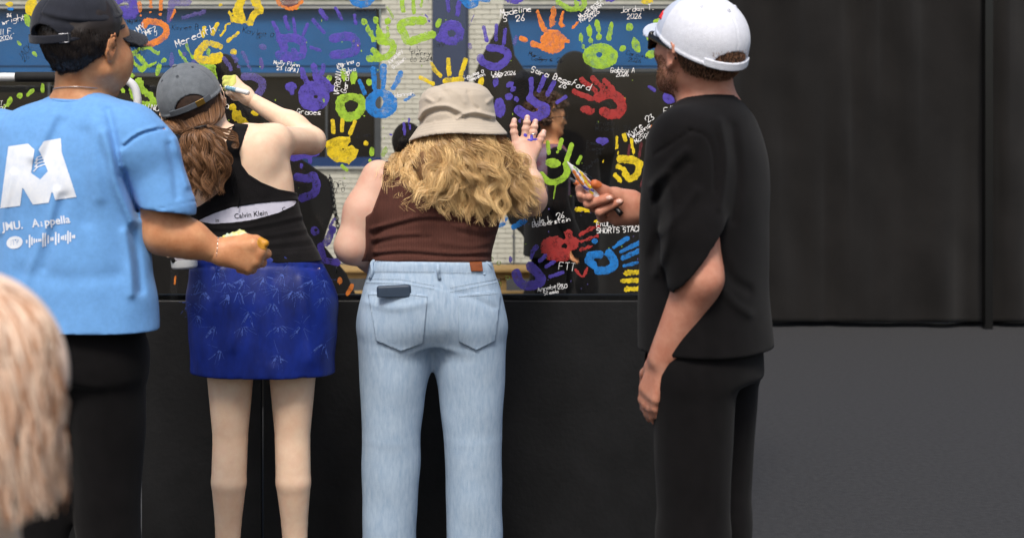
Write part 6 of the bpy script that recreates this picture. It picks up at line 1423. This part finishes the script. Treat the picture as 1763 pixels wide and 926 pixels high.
# the child's head close to the camera, out of focus at the lower left
NY = 1.22; c = at(-56, 694, NY); near = empty('person', (c[0], NY, 0), 'blurred short person with strawberry blonde hair and peach headband, close in the lower left corner', 'person')
f5 = Frame(c, yaw=-8, sc=.9); s = S(); s.add(f5.wrap(head_fn(.9, .9)), 0); s.add(cap(c + [0, 0, -.05], c + [0, 0, -.2], .045, .05), .03)
z = c[2]; sect = [(c[0], NY, z - .16, .07, .05), (c[0], NY, z - .2, .13, .07), (c[0], NY, z - .28, .15, .08), (c[0], NY, z - .45, .13, .085), (c[0], NY, z - .62, .14, .09)]
s.add(loft(sect), .04)
for q in (-1, 1):
    a = np.array([c[0] + q * .15, NY, z - .24]); b = a + [q * .02, 0, -.22]; d = b + [0, .06, -.18]; s.add(cap(a, b, .04, .034), .03); s.add(cap(b, d, .032, .023), .02); relaxed_hand(s, d, (0, .1, -1), (-q * .3, 1, 0)); hip = np.array([c[0] + q * .07, NY, z - .64]); kn = hip * [1, 1, 0] + [0, 0, .33]; an = hip * [1, 1, 0] + [0, 0, .08]; leg_body(s, hip, kn, an, an + [0, .1, -.04], (.07, .045, .032)); shoe(near, an, (0, 1))
lo = np.array([c[0] - .3, NY - .25, 0]); hi = np.array([c[0] + .3, NY + .25, z + .16]); b5 = mk('body', *surface(s, lo, hi, .011), M['skin_pale'], near); eyes(f5, b5)
tp_ = loft([(a, b, cz, rx + .015, ry + .015) for a, b, cz, rx, ry in sect]); solid('shirt', lambda P: tp_(P) - .003 * noise(P, 24), lo, hi, .008, M['black_cotton'], near)
tr = S(); tr.add(loft([(c[0], NY, z - .58, .14, .1), (c[0], NY, z - .7, .145, .1)]), 0)
for q in (-1, 1): hip = np.array([c[0] + q * .07, NY, z - .66]); tr.add(cap(hip, hip * [1, 1, 0] + [0, 0, .33], .08, .06), .03); tr.add(cap(hip * [1, 1, 0] + [0, 0, .33], hip * [1, 1, 0] + [0, 0, .08], .06, .05), .02)
solid('trousers', lambda P: np.maximum(tr(P), .05 - P[:, 2]), lo, hi, .009, M['black_cotton'], near)
hb = solid('hair', f5.wrap(lambda P: smax(ell([0, -.016, .02], [.082, .106, .1])(P), P[:, 1] - .05, .01)), *f5.box((-.1, -.14, -.1), (.1, .08, .13)), .014, M['hair_auburn'], b5)
cl = []
for a in np.linspace(-2.2, 2.2, 80):
    st_ = f5.w(.01 * math.sin(a), .03, .121); cl.append(lock([st_, f5.w(.07 * math.sin(a), -.01 - .08 * math.cos(a), .085), f5.w(.088 * math.sin(a), -.02 - .1 * math.cos(a), .0), f5.w(.09 * math.sin(a), -.03 - .1 * math.cos(a), -.10)], 26, .006, .01, .004, .08, 22, .002, .6))
M['peach'] = cloth('peach_headband', lin(240, 212, 192))
hair_mesh('hair_strands', np.vstack(cl), .0008, .0005, 'hair_auburn', hb)
tube('headband', [f5.w(.093 * math.sin(a), .02, .022 + .104 * math.cos(a)) for a in np.linspace(-1.7, 1.7, 15)],   .007, M['peach'], b5, 30, 8)
